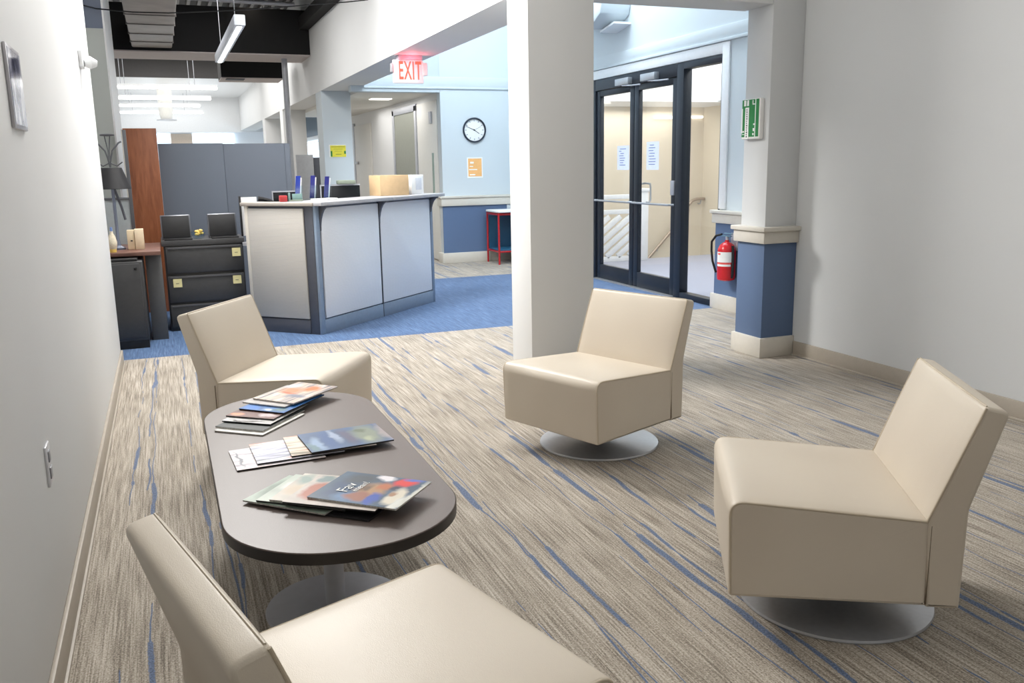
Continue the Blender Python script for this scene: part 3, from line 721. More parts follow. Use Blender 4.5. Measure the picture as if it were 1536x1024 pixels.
# ------------------------------------------------------------------ magazines
def magazine(cx, cy, ang, z, mat, label, group, pages=None, w=.21, l=.275, th=.0052, marks=None):
    t = thing('magazine', label, 'magazine', (cx, cy, z), group, rotz=ang, local=True)
    B(-w/2+.001, w/2-.001, -l/2+.001, l/2-.001, 0, th-.0008).build('pages', pages or M['pages'], t, shift=Vector(), smooth=False)
    # cover, very slightly lifted at the free edge
    mb = MB(); n = 10; rows = []
    for i in range(n+1):
        u = -w/2+w*i/n; dz = th-.0008 + .0006*(i/n)**3
        rows.append([mb.v((u, -l/2, dz)), mb.v((u, l/2, dz)), mb.v((u, l/2, dz+.0006)), mb.v((u, -l/2, dz+.0006))])
    for a, b in zip(rows, rows[1:]):
        for k in range(4): mb.bm.faces.new([a[k], a[(k+1) % 4], b[(k+1) % 4], b[k]])
    mb.bm.faces.new(rows[0]); mb.bm.faces.new(rows[-1][::-1])
    c_ = mb.build('cover', mat, t, shift=Vector())
    return t, c_
W_, K_ = (238, 236, 230), (30, 30, 34)
ZT = .4105
def vec(a): return Vector((cos(a), sin(a)))
# near fan. long axis direction of magazines: -42.7 deg; local +y = title end (137 deg) => rot = 47
G = 'fanned magazines at the near end of the coffee table'
topc = cover('mag_family', (70, 96, 120), [
    (.00, .085, .13, .05, (52, 78, 112), .5), (-.07, .03, .05, .06, (96, 130, 170), .6), (.06, .07, .06, .06, (62, 74, 84), .6),
    (-.01, -.005, .07, .05, (178, 136, 96), .4), (.00, .015, .04, .02, (110, 84, 62), .6), (-.06, .01, .035, .045, (156, 100, 80), .5),
    (.035, -.03, .035, .03, (190, 110, 66), .5), (-.06, -.035, .05, .022, (52, 84, 176), .5), (.09, .0, .03, .04, (236, 232, 236), .4),
    (.075, -.075, .045, .04, (222, 52, 48), .35), (.098, -.09, .02, .04, (90, 110, 190), .6), (.03, -.06, .02, .02, (40, 46, 70), .6),
    (-.03, -.085, .07, .03, (222, 214, 196), .4), (-.01, -.07, .025, .014, (170, 130, 100), .5), (-.08, -.12, .09, .03, (226, 226, 218), .5), (.0, -.135, .12, .018, (214, 214, 204), .5)], seed=1)
a = radians(47.3)
off = vec(radians(137.3))
m0 = Vector((.464, 2.278))
specs = [  # short-edge midpoint, long-axis angle, cover, label, pages
    (.292, 2.398, -42, cover('mag_dark', (52, 50, 52), seed=4), 'dark magazine peeping out below the front of the near fan', M['pages_dark']),
    (.205, 2.482, -45, cover('mag_sage', (170, 186, 170), [(.0, .11, .1, .03, (110, 130, 112), .6)], seed=5), 'pale sage magazine at the far left of the near fan, its tip showing', M['pages']),
    (.230, 2.4575, -39, cover('mag_greenwhite', (192, 202, 188), [(.02, .1, .05, .04, (220, 222, 214), .5)], seed=6), 'grey green magazine second from the left of the near fan', M['pages_dark']),
    (.2585, 2.433, -36, cover('mag_cream', (220, 212, 198), [(-.02, .1, .06, .04, (204, 186, 162), .6), (.06, .11, .05, .03, (140, 158, 150), .6)], seed=7), 'cream magazine with a faint tan picture in the near fan', M['pages']),
    (.291, 2.385, -38, cover('mag_canyon', (206, 196, 186), [(-.01, .082, .075, .045, (178, 104, 80), .35), (.08, .1, .03, .03, (120, 140, 140), .5)], seed=9), 'magazine with a red canyon picture just under the topmost of the near fan', M['pages_dark']),
]
z = ZT
for i, (mx_, my_, Ld, mm, lab, pg) in enumerate(specs):
    p = Vector((mx_, my_))+vec(radians(Ld))*.1375
    magazine(p.x, p.y, radians(Ld+90), z, mm, lab, G, pages=pg); z += .0062
t, c_ = magazine(m0.x, m0.y, a, z, topc, 'magazine topmost in the near fan, blue title and collage cover', G)
for (txt, size, yy, xx) in (('Fav', .050, .066, -.012), ('mean!', .030, .034, .006)):
    o = text_mesh(txt, size, M['inkwhite'], 'title', None, Matrix.Translation((xx, yy, .0066)), .0003)
    o.parent = c_
MAGZ = z
# middle fan
G = 'fanned magazines in the middle of the coffee table'
a = radians(-4)
def along(x, y): return x, y
sky = cover('mag_sky', (120, 140, 160), [(-.02, .09, .12, .05, (150, 170, 200), .5), (-.12, .0, .0001, .0001, K_, .5)], stripes=('y', 34, [(46, 66, 104), (104, 130, 168), (176, 190, 206), (84, 104, 140)]), seed=11)
sky = cover('mag_sky2', (90, 116, 156), [(.0, .06, .14, .03, (70, 100, 150), .7), (-.03, .10, .09, .025, (150, 174, 204), .6), (.03, .03, .10, .02, (166, 180, 204), .6), (.0, -.01, .12, .03, (98, 96, 120), .6), (.0, -.075, .14, .06, (142, 150, 134), .5), (.05, -.06, .03, .03, (104, 116, 96), .6), (-.05, -.07, .035, .025, (176, 184, 156), .6), (.0, -.13, .12, .02, (170, 160, 160), .6), (-.06, .125, .06, .02, (110, 140, 150), .6)], seed=12)
mids = [(.270, 2.797, cover('mag_pinkwhite', (236, 228, 230), [(0, .12, .1, .006, (120, 120, 130), .5)], stripes=('x', 40, [(180, 170, 180), (240, 234, 236), (244, 222, 214)]), seed=13), 'pinkish white magazine at the left bottom of the middle fan', M['pages_dark'], 94),
        (.335, 2.815, cover('mag_streaks', (200, 200, 210), stripes=('x', 30, [(110, 116, 110), (196, 196, 220), (244, 244, 250), (232, 150, 120)]), seed=14), 'magazine with grey and orange streaks in the middle fan', M['pages_dark'], 93),
        (.445, 2.822, cover('mag_tan', (214, 196, 176), stripes=('x', 26, [(150, 140, 120), (226, 206, 184), (238, 230, 220), (228, 160, 120)]), seed=15), 'tan streaked magazine under the blue one of the middle fan', M['pages_dark'], 91),
        (.499, 2.822, sky, 'blue and green landscape magazine topmost of the middle fan', M['pages_dark'], 96-.5)]
z = ZT
for (x, y, mm, lab, pg, ang) in mids:
    magazine(x, y, radians(ang-1), z, mm, lab, G, pages=pg); z += .0062
# far fan: long axis from (.39,3.27) to (.605,3.46): 41.5deg; local +y points to lower left (221.5) => rot=131.5
G = 'fanned magazines at the far end of the coffee table'
a = radians(131.5); dirn = vec(radians(221.5))
m0 = Vector((.432, 3.433))
fars = [(0.173, 3.092, 50, cover('mf1', W_, seed=21), 'white magazine at the lower left bottom of the far fan', None),
        (0.178, 3.122, 50, cover('mf2', (44, 50, 48), seed=22), 'black magazine second from the bottom of the far fan', M['pages']),
        (0.2065, 3.169, 52, cover('mf3', (222, 220, 218), [(0, .12, .1, .01, (50, 40, 40), .5)], seed=23), 'white edged magazine third from the bottom of the far fan', M['pages_dark']),
        (0.223, 3.21, 52, cover('mf4', (120, 84, 76), [(.07, .11, .03, .02, (240, 160, 120), .6), (-.05, .1, .05, .02, (210, 190, 190), .6)], seed=24), 'brown red magazine under the blue one of the far fan', M['pages_dark']),
        (0.27, 3.26, 48, cover('mf5', (60, 120, 190), [(.06, .11, .04, .03, (40, 120, 210), .5), (-.02, .115, .03, .015, (200, 220, 230), .6), (-.06, .10, .04, .03, (96, 130, 140), .6)], seed=25), 'bright blue magazine showing in the middle of the far fan', M['pages_dark']),
        (0.285, 3.325, 45, cover('mf6', (206, 200, 196), seed=26), 'pale magazine just under the topmost of the far fan', None),
        (0.3225, 3.34, 42.5, cover('mf7', (176, 170, 172), [(.03, -.02, .07, .07, (220, 150, 110), .7), (-.03, -.07, .05, .05, (238, 132, 80), .6), (.02, .02, .05, .02, (226, 120, 84), .6), (-.04, .05, .06, .03, (140, 140, 156), .6), (.07, -.08, .04, .05, (210, 214, 220), .6)], stripes=('x', 44, [(120, 116, 124), (190, 180, 176), (232, 206, 184), (214, 220, 228)]), seed=27), 'silver and orange magazine topmost of the far fan', M['pages'])]
z = ZT
for (mx_, my_, Ld, mm, lab, pg) in fars:
    p = Vector((mx_, my_))+vec(radians(Ld))*.1375
    magazine(p.x, p.y, radians(Ld+90), z, mm, lab, G, pages=pg, w=.2); z += .0062

# ------------------------------------------------------------------ reception desk
A_ = Vector((1.09, 7.02)); Bd = Vector((2.41, 8.28)); Cd = Vector((.62, 7.48)); Md = A_.lerp(Bd, .5)
u = (Bd-A_).normalized(); nb = Vector((-u.y, u.x))     # nb points back (away from camera)
if nb.y < 0: nb = -nb
uc = (Cd-A_).normalized(); nc = Vector((uc.y, -uc.x))
if nc.y < 0: nc = -nc
LEN = (Bd-A_).length
desk = thing('reception_desk', 'angled reception desk with ribbed grey fabric panels and raised counter', 'desk', (1.3, 7.7, 0))
def run(o, d, n):   # frame: local x along d, local y along n (into the desk), z up
    m = Matrix(((d.x, n.x, 0, o.x), (d.y, n.y, 0, o.y), (0, 0, 1, 0), (0, 0, 0, 1))); return m
R1 = run(A_, u, nb); R2 = run(A_, uc, nc)
H1 = 1.03
def panel(R, a, b, mat, corner):
    # rounded top corner near the post
    r = .09; pts = [(a, .125), (b, .125), (b, H1-.02)]
    c0 = [(a+r-r*sin(radians(k*15)), H1-.02-r+r*cos(radians(k*15))) for k in range(7)] if corner else [(a, H1-.02)]
    pts += c0
    m = R @ Matrix(((1, 0, 0, 0), (0, 0, -1, 0), (0, 1, 0, 0), (0, 0, 0, 1)))
    p = MB().prism(pts, 0, .018, m).build('fabric_panel', mat, desk, bevel=.004, ang=60)
    return p
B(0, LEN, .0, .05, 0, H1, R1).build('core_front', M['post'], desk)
half = LEN/2
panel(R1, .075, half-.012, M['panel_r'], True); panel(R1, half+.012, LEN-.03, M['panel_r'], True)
B(.03, half-.006, -.02, .0, .0, .115, R1).build('kick_plate', M['kick'], desk, bevel=.002)
B(half+.006, LEN-.02, -.02, .0, .0, .115, R1).build('kick_plate', M['kick'], desk, bevel=.002)
B(0, .05, -.022, .05, 0, H1, R1).build('corner_post', M['kick'], desk, bevel=.004)
B(LEN-.022, LEN+.02, -.022, .05, 0, H1, R1).build('end_post', M['kick'], desk, bevel=.004)
B(half-.006, half+.006, -.019, .0, 0, H1, R1).build('seam', M['seam'], desk)
L2 = (Cd-A_).length
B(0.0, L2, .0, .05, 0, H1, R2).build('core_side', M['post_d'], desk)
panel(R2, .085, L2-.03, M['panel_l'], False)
B(.0, .08, -.006, .0, 0, H1, R2).build('corner_post_side', M['post_d'], desk, bevel=.002)
B(.08, L2, -.012, .0, 0, .115, R2).build('kick_plate_side', M['post_d'], desk, bevel=.002)
B(L2-.03, L2, -.02, .05, .115, H1, R2).build('end_strip', M['trim'], desk, bevel=.003)
# counter slabs
B(-.02, LEN*.56, -.10, .30, H1, 1.06, R1).build('counter_top', M['counter'], desk, bevel=.004)
B(LEN*.56+.003, LEN+.14, -.10, .30, H1, 1.06, R1).build('counter_top', M['counter'], desk, bevel=.004)
B(-.02, L2+.03, -.03, .14, H1-.001, 1.058, R2).build('counter_top_side', simple('taupe_laminate', (176, 168, 160), .4), desk, bevel=.004)
for xx in (.062, half+.0, LEN-.01):
    pts = [(0, 0), (0, -.20)] + [(.085*(1-cos(radians(k*15)))**1.0, -.20+.19*sin(radians(k*15))) for k in range(1, 7)] + [(.09, 0)]
    m = R1 @ Matrix.Translation((xx, -.018, H1)) @ Matrix(((0, 0, 1, 0), (-1, 0, 0, 0), (0, 1, 0, 0), (0, 0, 0, 1)))
    MB().prism(pts, -.012, .012, m).build('bracket', M['post_d'], desk, bevel=.001)
B(.1, LEN-.02, .05, .72, .70, .73, R1).build('work_surface', M['counter'], desk, bevel=.003)
B(.08, L2+.1, .05, .60, .699, .729, R2).build('work_surface', M['counter'], desk, bevel=.003)
B(LEN-.05, LEN-.02, .05, .70, 0, .70, R1).build('end_panel', M['post'], desk)
B(.1, .13, .05, .70, 0, .70, R1).build('inner_panel', M['post'], desk)

# things on the counter
def on(R, x, y, z=1.0605): v = R @ Vector((x, y, z)); return v
def brochure(px, py, m_, label, h=.2):
    t = thing('brochure_holder', label, 'brochure holder', (px, py, 1.0605), 'acrylic brochure holders on the counter', rotz=radians(20), local=True)
    B(-.05, .05, -.03, .05, 0, .006).build('base', M['acrylic'], t, shift=Vector())
    q = Matrix.Rotation(radians(12), 4, 'X')
    B(-.035, .035, .012, .016, .006, .12, q).build('pocket', M['acrylic'], t, shift=Vector(), smooth=False)
    B(-.028, .012, .018, .024, .008, h, q).build('brochures', m_, t, shift=Vector())
    B(.012, .024, .018, .023, .008, h-.015, q).build('folded_leaf', M['paper'], t, shift=Vector())
    return t
brochure(1.06, 7.50, M['brochure'], 'clear holder with bright blue brochures, leftmost on the counter')
brochure(1.20, 7.62, M['brochure_d'], 'clear holder with navy brochures, middle of the three')
brochure(1.33, 7.68, M['brochure_d'], 'clear holder with slim navy brochures, nearest the cardboard box', .19)
one('flat_tray', B(-.12, .12, -.05, .05, 0, .012, Matrix.Rotation(radians(43), 4, 'Z')), M['paper'], (0, 0, 0), 'flat white tray between the brochure holders', 'tray', bevel=.003).location = (1.26, 7.46, 1.0605)
t = thing('cardboard_box', 'open tan cardboard box with a white end on the counter', 'box', (2.1, 8.22, 1.0605), rotz=radians(38), local=True)
B(-.15, .15, -.11, .11, 0, .185).build('carton', M['cardboard'], t, bevel=.003, shift=Vector())
t.location = (1.98, 8.12, 1.0605); t.rotation_euler = (0, 0, radians(14))
t2 = thing('white_box', 'small white box with a printed face beside the cardboard box', 'box', (2.2, 8.3, 1.0605), rotz=radians(35), local=True)
B(-.09, .09, -.06, .06, 0, .182).build('carton', M['paper'], t2, bevel=.003, shift=Vector())
B(-.03, .06, -.0612, -.0602, .04, .15).build('printed_mark', simple('pale_grey_print', (212, 216, 224), .5), t2, bevel=.0003, shift=Vector())
t2.location = (2.262, 8.315, 1.0605)
one('red_box', B(-.03, .03, -.03, .03, 0, .05), M['redbox'], (0, 0, 0), 'small dull red box on the left counter', 'box', bevel=.006).location = (.90, 7.27, 1.0605)
t = thing('card_holder', 'green clear card holder beside the red box on the counter', 'holder', (1.01, 7.32, 1.0605), local=True)
B(-.06, .05, -.02, .02, 0, .012).build('foot', M['sage'], t, bevel=.003, shift=Vector())
B(-.06, -.048, -.02, .02, .012, .07).box(-.03, .05, 0, .01, .012, .06).build('cards', simple('sea_green_cards', (120, 150, 146), .4), t, bevel=.002, shift=Vector())
# monitors and phone behind the counter
def monitor(x, y, rz, w, z0, z1, label, base_z=.7305):
    t = thing('monitor', label, 'monitor', (x, y, base_z), 'black monitors behind the counter', rotz=rz, local=True)
    B(-w/2, w/2, -.02, .02, z0-base_z, z1-base_z).build('screen_housing', M['screen'], t, bevel=.008, shift=Vector())
    B(-w/2-.003, -w/2+.006, -.022, -.012, z0-base_z, z1-base_z).box(-w/2, w/2, -.022, -.019, z1-base_z-.012, z1-base_z).build('bezel', M['grey_steel'], t, shift=Vector())
    B(-.03, .03, .02, .04, 0, z1-base_z-.05).build('neck', M['black'], t, shift=Vector())
    B(-.11, .11, -.07, .10, 0, .012).build('foot', M['black'], t, bevel=.004, shift=Vector())
    return t
monitor(1.50, 8.02, radians(8), .37, .86, 1.175, 'wide black monitor behind the navy brochures')
monitor(.98, 7.86, radians(4), .20, .86, 1.135, 'black monitor behind the small red box')
one('paper_tray', B(-.08, .08, -.05, .05, 0, .035), M['sage'], (0, 0, 0), 'sage green tray on top of the wide black monitor', 'tray', bevel=.006).location = (1.56, 8.03, 1.1755)
t = thing('desk_phone', 'black desk phone receiver behind the left counter', 'phone', (.80, 7.62, .7305), local=True)
B(-.05, .05, -.06, .06, 0, .31).build('stand', M['black'], t, bevel=.01, shift=Vector())
MB().tube([(-.06, 0, .35), (-.02, 0, .345), (.03, 0, .33), (.07, 0, .30)], [.022, .018, .018, .022]).build('handset', M['rubber'], t, shift=Vector())
t = thing('paper_binder', 'white papers in a black edged binder standing by the file cabinet', 'binder', (.66, 7.95, 0), local=True)
t.location = (.655, 7.92, .7575)
B(-.035, .10, -.004, .004, 0, .33).build('papers', M['paper'], t, shift=Vector())
B(-.048, -.034, -.05, .02, 0, .34).build('spine', M['black'], t, bevel=.004, shift=Vector())

# ------------------------------------------------------------------ back office
t = thing('file_cabinet', 'charcoal lateral file cabinet with sticky notes', 'cabinet', (.29, 7.95, 0))
B(-.03, .60, 7.745, 8.2, 0, .71).build('body', M['cab'], t, bevel=.004)
B(-.045, .612, 7.73, 8.21, .71, .757).build('top', M['cab'], t, bevel=.004)
for z0, z1 in ((.485, .703), (.242, .462), (.03, .222)):
    dr = B(-.018, .588, 7.722, 7.745, z0, z1).build('drawer', M['cab'], t, bevel=.006)
    B(0, .57, 7.715, 7.724, z1-.016, z1-.004).build('pull_lip', simple('cabinet_lip', (92, 92, 96), .35, metal=.4), dr)
for (x, z, lab) in ((.505, .605, 'yellow sticky note on the upper right of the file cabinet'), (.495, .372, 'yellow sticky note on the second drawer, right side'), (.02, .37, 'yellow sticky note on the second drawer, left side')):
    s_ = thing('sticky_note', lab, 'note', (x, 7.7165, z), 'sticky notes on the file cabinet', local=True)
    B(0, .068, .0, .004, 0, .07).build('paper', M['sticky'], s_, shift=Vector(), smooth=False)
    B(.02, .045, -.0008, .0, .03, .034).build('pencil_mark', M['ink'], s_, shift=Vector())
def stand(x, label):
    t = thing('display_stand', label, 'stand', (x, 7.86, .7575), 'black tilted stands on the file cabinet', local=True)
    q = Matrix.Rotation(radians(-10), 4, 'X')
    B(-.118, .118, 0, .02, .0, .205, q)  .build('frame', simple('silver_edge', (110, 112, 118), .3, metal=.6), t, bevel=.009, seg=3, shift=Vector())
    B(-.108, .108, -.006, .006, .012, .197, q).build('pad', M['black'], t, bevel=.005, shift=Vector())
    B(-.10, .12, -.12, .01, 0, .012).build('foot', M['black'], t, bevel=.004, shift=Vector())
    return t
stand(.082, 'black tilted stand on the left of the file cabinet'); stand(.453, 'black tilted stand on the right of the file cabinet')
t = thing('candy_dish', 'glass dish of amber candy between the two black stands', 'dish', (.255, 7.86, .7575))
MB().lathe([(0, .7575), (.035, .7575), (.045, .765), (.056, .79), (.058, .815), (.055, .815), (.04, .77), (0, .768)], (.255, 7.86, 0), 32).build('dish', M['acrylic'], t)
mb = MB(); random.seed(5)
for i in range(16):
    aa = random.random()*6.28; rr = random.random()*.034; mb.lathe([(0, -.012), (.013, -.005), (.013, .005), (0, .012)], (.255+rr*cos(aa), 7.86+rr*sin(aa), .790+random.random()*.035), 8)
tag(mb.build('candies', M['candy'], t), kind='stuff')
# wood worktop with side panels and pedestal
t = thing('credenza', 'walnut topped desk with a charcoal side panel along the left', 'desk', (-.45, 7.6, 0))
B(-.99, -.052, 7.215, 8.1, .69, .72).build('top', M['woodtop'], t, bevel=.003)
B(-.17, -.052, 7.40, 7.43, 0, .69).box(-.08, -.055, 7.43, 8.0, 0, .69).build('side_panel', M['cab_l'], t, bevel=.003)
B(-.99, -.95, 7.3, 8.0, 0, .69).build('end_panel', M['cab_l'], t)
B(-.95, -.20, 8.02, 8.05, .2, .69).build('modesty_panel', M['cab_l'], t)
t = thing('pedestal_cabinet', 'charcoal pedestal cabinet with a corner lock under the walnut desk', 'cabinet', (-.40, 7.35, 0))
B(-.62, -.19, 7.10, 7.65, .0, .06).build('plinth', M['black'], t)
B(-.625, -.185, 7.095, 7.66, .06, .66).build('body', M['cab'], t, bevel=.008)
B(-.615, -.205, 7.08, 7.096, .085, .645).build('door', M['cab'], t, bevel=.004)
B(-.245, -.225, 7.07, 7.081, .60, .62).build('lock', M['black'], t, bevel=.003)
B(-.62, -.22, 7.12, 7.6, .66, .68).build('top_tray', M['black'], t, bevel=.004)
# wood panel, partition, frame
one('wood_panel', B(-.285, .0, 8.9, 8.94, 0, 1.708), M['wood'], (-.14, 8.92, 0), 'tall cherry wood panel standing beside the grey column', 'panel', bevel=.002)
one('edge_strip', B(-.30, -.286, 8.89, 8.95, 0, 1.70), M['trim'], (-.293, 8.92, 0), 'pale upright strip along the left edge of the wood panel', 'strip', bevel=.002)
t = thing('office_partition', 'blue grey fabric partition wall behind the file cabinet', 'partition', (.6, 9.1, 0))
B(.001, .590, 9.08, 9.13, 0, 1.575).build('fabric_panel', M['partition'], t, bevel=.004)
B(.5915, 1.168, 9.08, 9.13, 0, 1.57).build('fabric_panel', M['partition'], t, bevel=.004)
B(1.169, 1.222, 9.08, 9.13, 0, 1.57).build('end_post', M['partition'], t, bevel=.004)
t = thing('framed_mirror', 'dark framed leaning mirror behind the lamp', 'mirror', (-.27, 8.4, .72))
t.location = (-.36, 8.06, .7205)
ORG[t.name] = Vector(t.location)
B(-.50, -.25, 8.06, 8.08, .7205, 1.10).build('mirror_pane', simple('grey_mirror', (170, 178, 180), .2, metal=.3), t)
B(-.262, -.235, 8.045, 8.085, .7205, 1.66).box(-.51, -.262, 8.05, 8.085, 1.09, 1.11).build('frame', simple('dark_bronze_frame', (84, 86, 90), .4), t, bevel=.003)
one('support_pole', MB().tube([(1.822, 13.5, 0), (1.822, 13.5, 2.885)], .042, 20), M['grey_steel'], (1.822, 13.5, 0), 'slim grey steel pole rising to the black bulkhead', 'pole', kind='structure')
t = thing('cubicle_panel', 'light grey cubicle panel seen between the columns', 'partition', (2.2, 14.5, 0))
B(2.04, 2.31, 14.48, 14.53, 0, 1.535).build('fabric_panel', M['partition_l'], t, bevel=.006)
B(2.312, 2.42, 14.48, 14.53, 0, 1.49).build('end_post', M['post_d'], t, bevel=.004)
# lamp
t = thing('table_lamp', 'table lamp with a black shade and scrolled iron top', 'lamp', (-.355, 7.55, .7205))
c = (-.355, 7.55, 0)
MB().lathe([(.078, 1.352), (.080, 1.352), (.138, 1.192), (.135, 1.190)], c, 40).build('shade', M['shade'], t)
MB().lathe([(0, .7205), (.05, .7205), (.052, .735), (.02, .75), (.012, .80), (.012, 1.30), (0, 1.30)], c, 24).build('stem', simple('blue_glass_stem', (120, 128, 146), .15), t)
MB().tube([(c[0]+.01, 7.55, 1.2), (c[0]+.05, 7.55, 1.05), (c[0]+.07, 7.55, .95)], .010).build('side_arm', M['post_d'], t)
iron = simple('grey_iron', (96, 98, 102), .45, metal=.5)
mb = MB()
for s_ in (-1, 1):
    mb.tube([(c[0], 7.55, 1.355), (c[0]+s_*.01, 7.55, 1.42), (c[0]+s_*.025, 7.55, 1.48), (c[0]+s_*.075, 7.55, 1.54), (c[0]+s_*.095, 7.55, 1.55)], .0065)
    mb.tube([(c[0], 7.55, 1.39), (c[0]+s_*.05, 7.55, 1.365), (c[0]+s_*.09, 7.55, 1.395)], .005)
    mb.tube([(c[0]+s_*.006, 7.55, 1.38), (c[0]+s_*.004, 7.55, 1.48), (c[0]+s_*.02, 7.55, 1.60)], .004)
mb.build('scroll_finial', iron, t)
MB().lathe([(0, 1.588), (.050, 1.594), (.054, 1.602), (.04, 1.608), (0, 1.61)], c, 20).build('finial_cap', iron, t)
t = thing('ceramic_vase', 'cream vase with a yellow foot beside the lamp', 'vase', (-.40, 7.32, .7205))
c = (-.385, 7.30, 0)
MB().lathe([(0, .745), (.026, .745), (.032, .77), (.034, .80), (.024, .84), (.012, .865), (.012, .88), (0, .88)], c, 24).build('body', simple('cream_ceramic', (216, 206, 184), .4, var=.12, nscale=80), t)
MB().lathe([(0, .7205), (.024, .7205), (.026, .745), (0, .7455)], c, 24).build('foot', M['candy'], t)
MB().lathe([(0, .8805), (.010, .8805), (.009, .91), (0, .912)], c, 16).build('stopper', simple('blue_stopper', (110, 136, 190), .3), t)
t = thing('letter_box', 'pair of pale wooden boxes on the walnut desk', 'box', (-.23, 7.5, .7205))
B(-.285, -.232, 7.46, 7.54, .7205, .872).build('drawer_box', simple('pale_wood', (216, 198, 166), .5), t, bevel=.003)
B(-.230, -.165, 7.45, 7.55, .7205, .878).build('side_box', simple('pale_wood_light', (226, 208, 178), .5), t, bevel=.003)
B(-.262, -.247, 7.456, 7.461, .785, .795).build('knob', M['black'], t)

# ------------------------------------------------------------------ ceiling services
t = thing('ventilation_duct', 'grey sheet metal duct under the black deck', 'duct', (.05, 11.5, 2.95), kind='thing')
pts0, pts1 = 8.8, 13.05
B(-.20, .30, 8.8, 13.05, 2.93, 3.28).build('casing', M['duct'], t, bevel=.02)
for y in (10.35, 11.0, 11.75, 12.45):
    B(-.208, .308, y, y+.03, 2.922, 3.288).build('joint_band', simple('duct_band', (112, 108, 106), .5, metal=.4) if 'db' not in M else M['db'], t)
mb = MB(); 
for y in (10.9, 12.5): mb.box(-.16, -.15, y, y+.01, 3.28, 3.86).box(.25, .26, y, y+.01, 3.28, 3.86)
mb.build('hanger_rods', M['black'], t)
t = thing('black_duct_box', 'small black duct box with a vent beneath, behind the bulkhead', 'duct', (1.45, 14.6, 2.7))
B(1.0, 1.93, 14.5, 15.2, 2.71, 3.0).build('casing', M['beamblack'], t)
B(1.0, 1.93, 14.5, 15.2, 2.70, 2.709).build('underside', M['pinkgrey'], t)
B(1.08, 1.35, 14.56, 14.8, 2.69, 2.699).build('vent', M['black'], t)
B(1.2, 1.21, 14.7, 14.71, 3.0, 3.86).box(1.7, 1.71, 14.7, 14.71, 3.0, 3.86).build('hanger_rods', M['black'], t)
# joists and pipes
for i, (y, z) in enumerate(((11.2, 3.62), (12.3, 3.62))):
    t = thing('ceiling_joist', ['open web black joist nearer the camera under the deck', 'open web black joist against the bulkhead'][i], 'joist', (.6, y, z), 'black open web joists')
    B(-1.0, 1.95, y-.03, y+.03, 3.52, 3.555).box(-1.0, 1.95, y-.03, y+.03, 3.77, 3.80).build('chords', M['black'], t)
    mb = MB()
    for k in range(18): mb.tube([(-1.0+k*.16, y, 3.55), (-.92+k*.16, y, 3.77), (-.84+k*.16, y, 3.55)], .008, 6)
    mb.build('web', M['darkgrey'], t)
one('pale_conduit', MB().tube([(-1.0, 12.7, 3.55), (1.9, 12.7, 3.50)], .03, 10), M['grey_steel'], (0, 12.7, 3.5), 'pale pipe crossing in front of the black bulkhead', 'pipe')
one('cable', MB().tube([(-.62, 8.98, 2.80), (-.40, 8.96, 2.745), (-.1, 8.9, 2.72), (.2, 8.9, 2.725), (.9, 9.0, 2.8), (1.9, 9.2, 2.95), (2.136, 9.3, 3.0)], .006, 6), M['rubber'], (-.1, 8.9, 2.72), 'thin black cable sagging below the duct', 'cable')
# pendant light
t = thing('linear_pendant', 'slim white linear pendant light below the black deck', 'light', (.79, 10.1, 2.6))
B(.745, .845, 8.65, 11.65, 2.605, 2.70).build('housing', simple('pendant_white', (214, 220, 230), .4), t, bevel=.008)
B(.775, .815, 8.72, 11.58, 2.598, 2.606).build('diffuser', M['tube2'], t)
mb = MB()
for y in (9.1, 11.2): mb.tube([(.795, y, 2.70), (.795, y, 3.86)], .004, 6)
mb.build('suspension_cable', M['grey_steel'], t)
t = thing('ceiling_downlight', 'round warm downlight in the black deck', 'light', (1.35, 13.0, 3.6))
t.location = (1.34, 12.95, 3.58); ORG[t.name] = Vector(t.location)
MB().lathe([(0, 3.58), (.07, 3.58)], (1.34, 12.95, 0), 24).build('lens', M['can'], t)
MB().lathe([(.07, 3.575), (.09, 3.575), (.09, 3.80), (0, 3.80)], (1.34, 12.95, 0), 24).build('housing', M['black'], t)
# linear lights in the far office
for (y, x1, lab) in ((16.9, 1.08, 'long bright linear light, first of four in the far office'), (19.35, 1.10, 'long bright linear light, second in the far office'), (21.5, .98, 'long bright linear light, third in the far office'), (24.0, 1.15, 'long bright linear light, farthest in the office')):
    t = thing('linear_light', lab, 'light', (.2, y, 2.75), 'linear lights in the far office')
    B(-.9, x1, y-.05, y+.05, 2.72, 2.76).build('diffuser', M['tube'], t, bevel=.012)
    B(-.9, x1, y-.05, y+.05, 2.762, 2.80).build('housing', M['white'], t)
    top = 3.85 if y < 19.9 else 3.21
    for xr in (-.5, .7): B(xr, xr+.01, y-.005, y+.005, 2.80, top-.001).build('suspension_rod', M['grey_steel'], t)
t = thing('round_duct', 'white round duct dropping from the far office ceiling', 'duct', (.2, 22.8, 2.5))
MB().tube([(.25, 22.3, 3.21), (.25, 22.3, 2.62), (.25, 22.3, 2.5)], [.16, .15, .12], 24).build('casing', M['offwhite'], t)
MB().lathe([(0, 2.46), (.22, 2.46), (.22, 2.48), (.12, 2.50)], (.25, 22.3, 0), 24).build('diffuser_plate', M['grey_steel'], t)

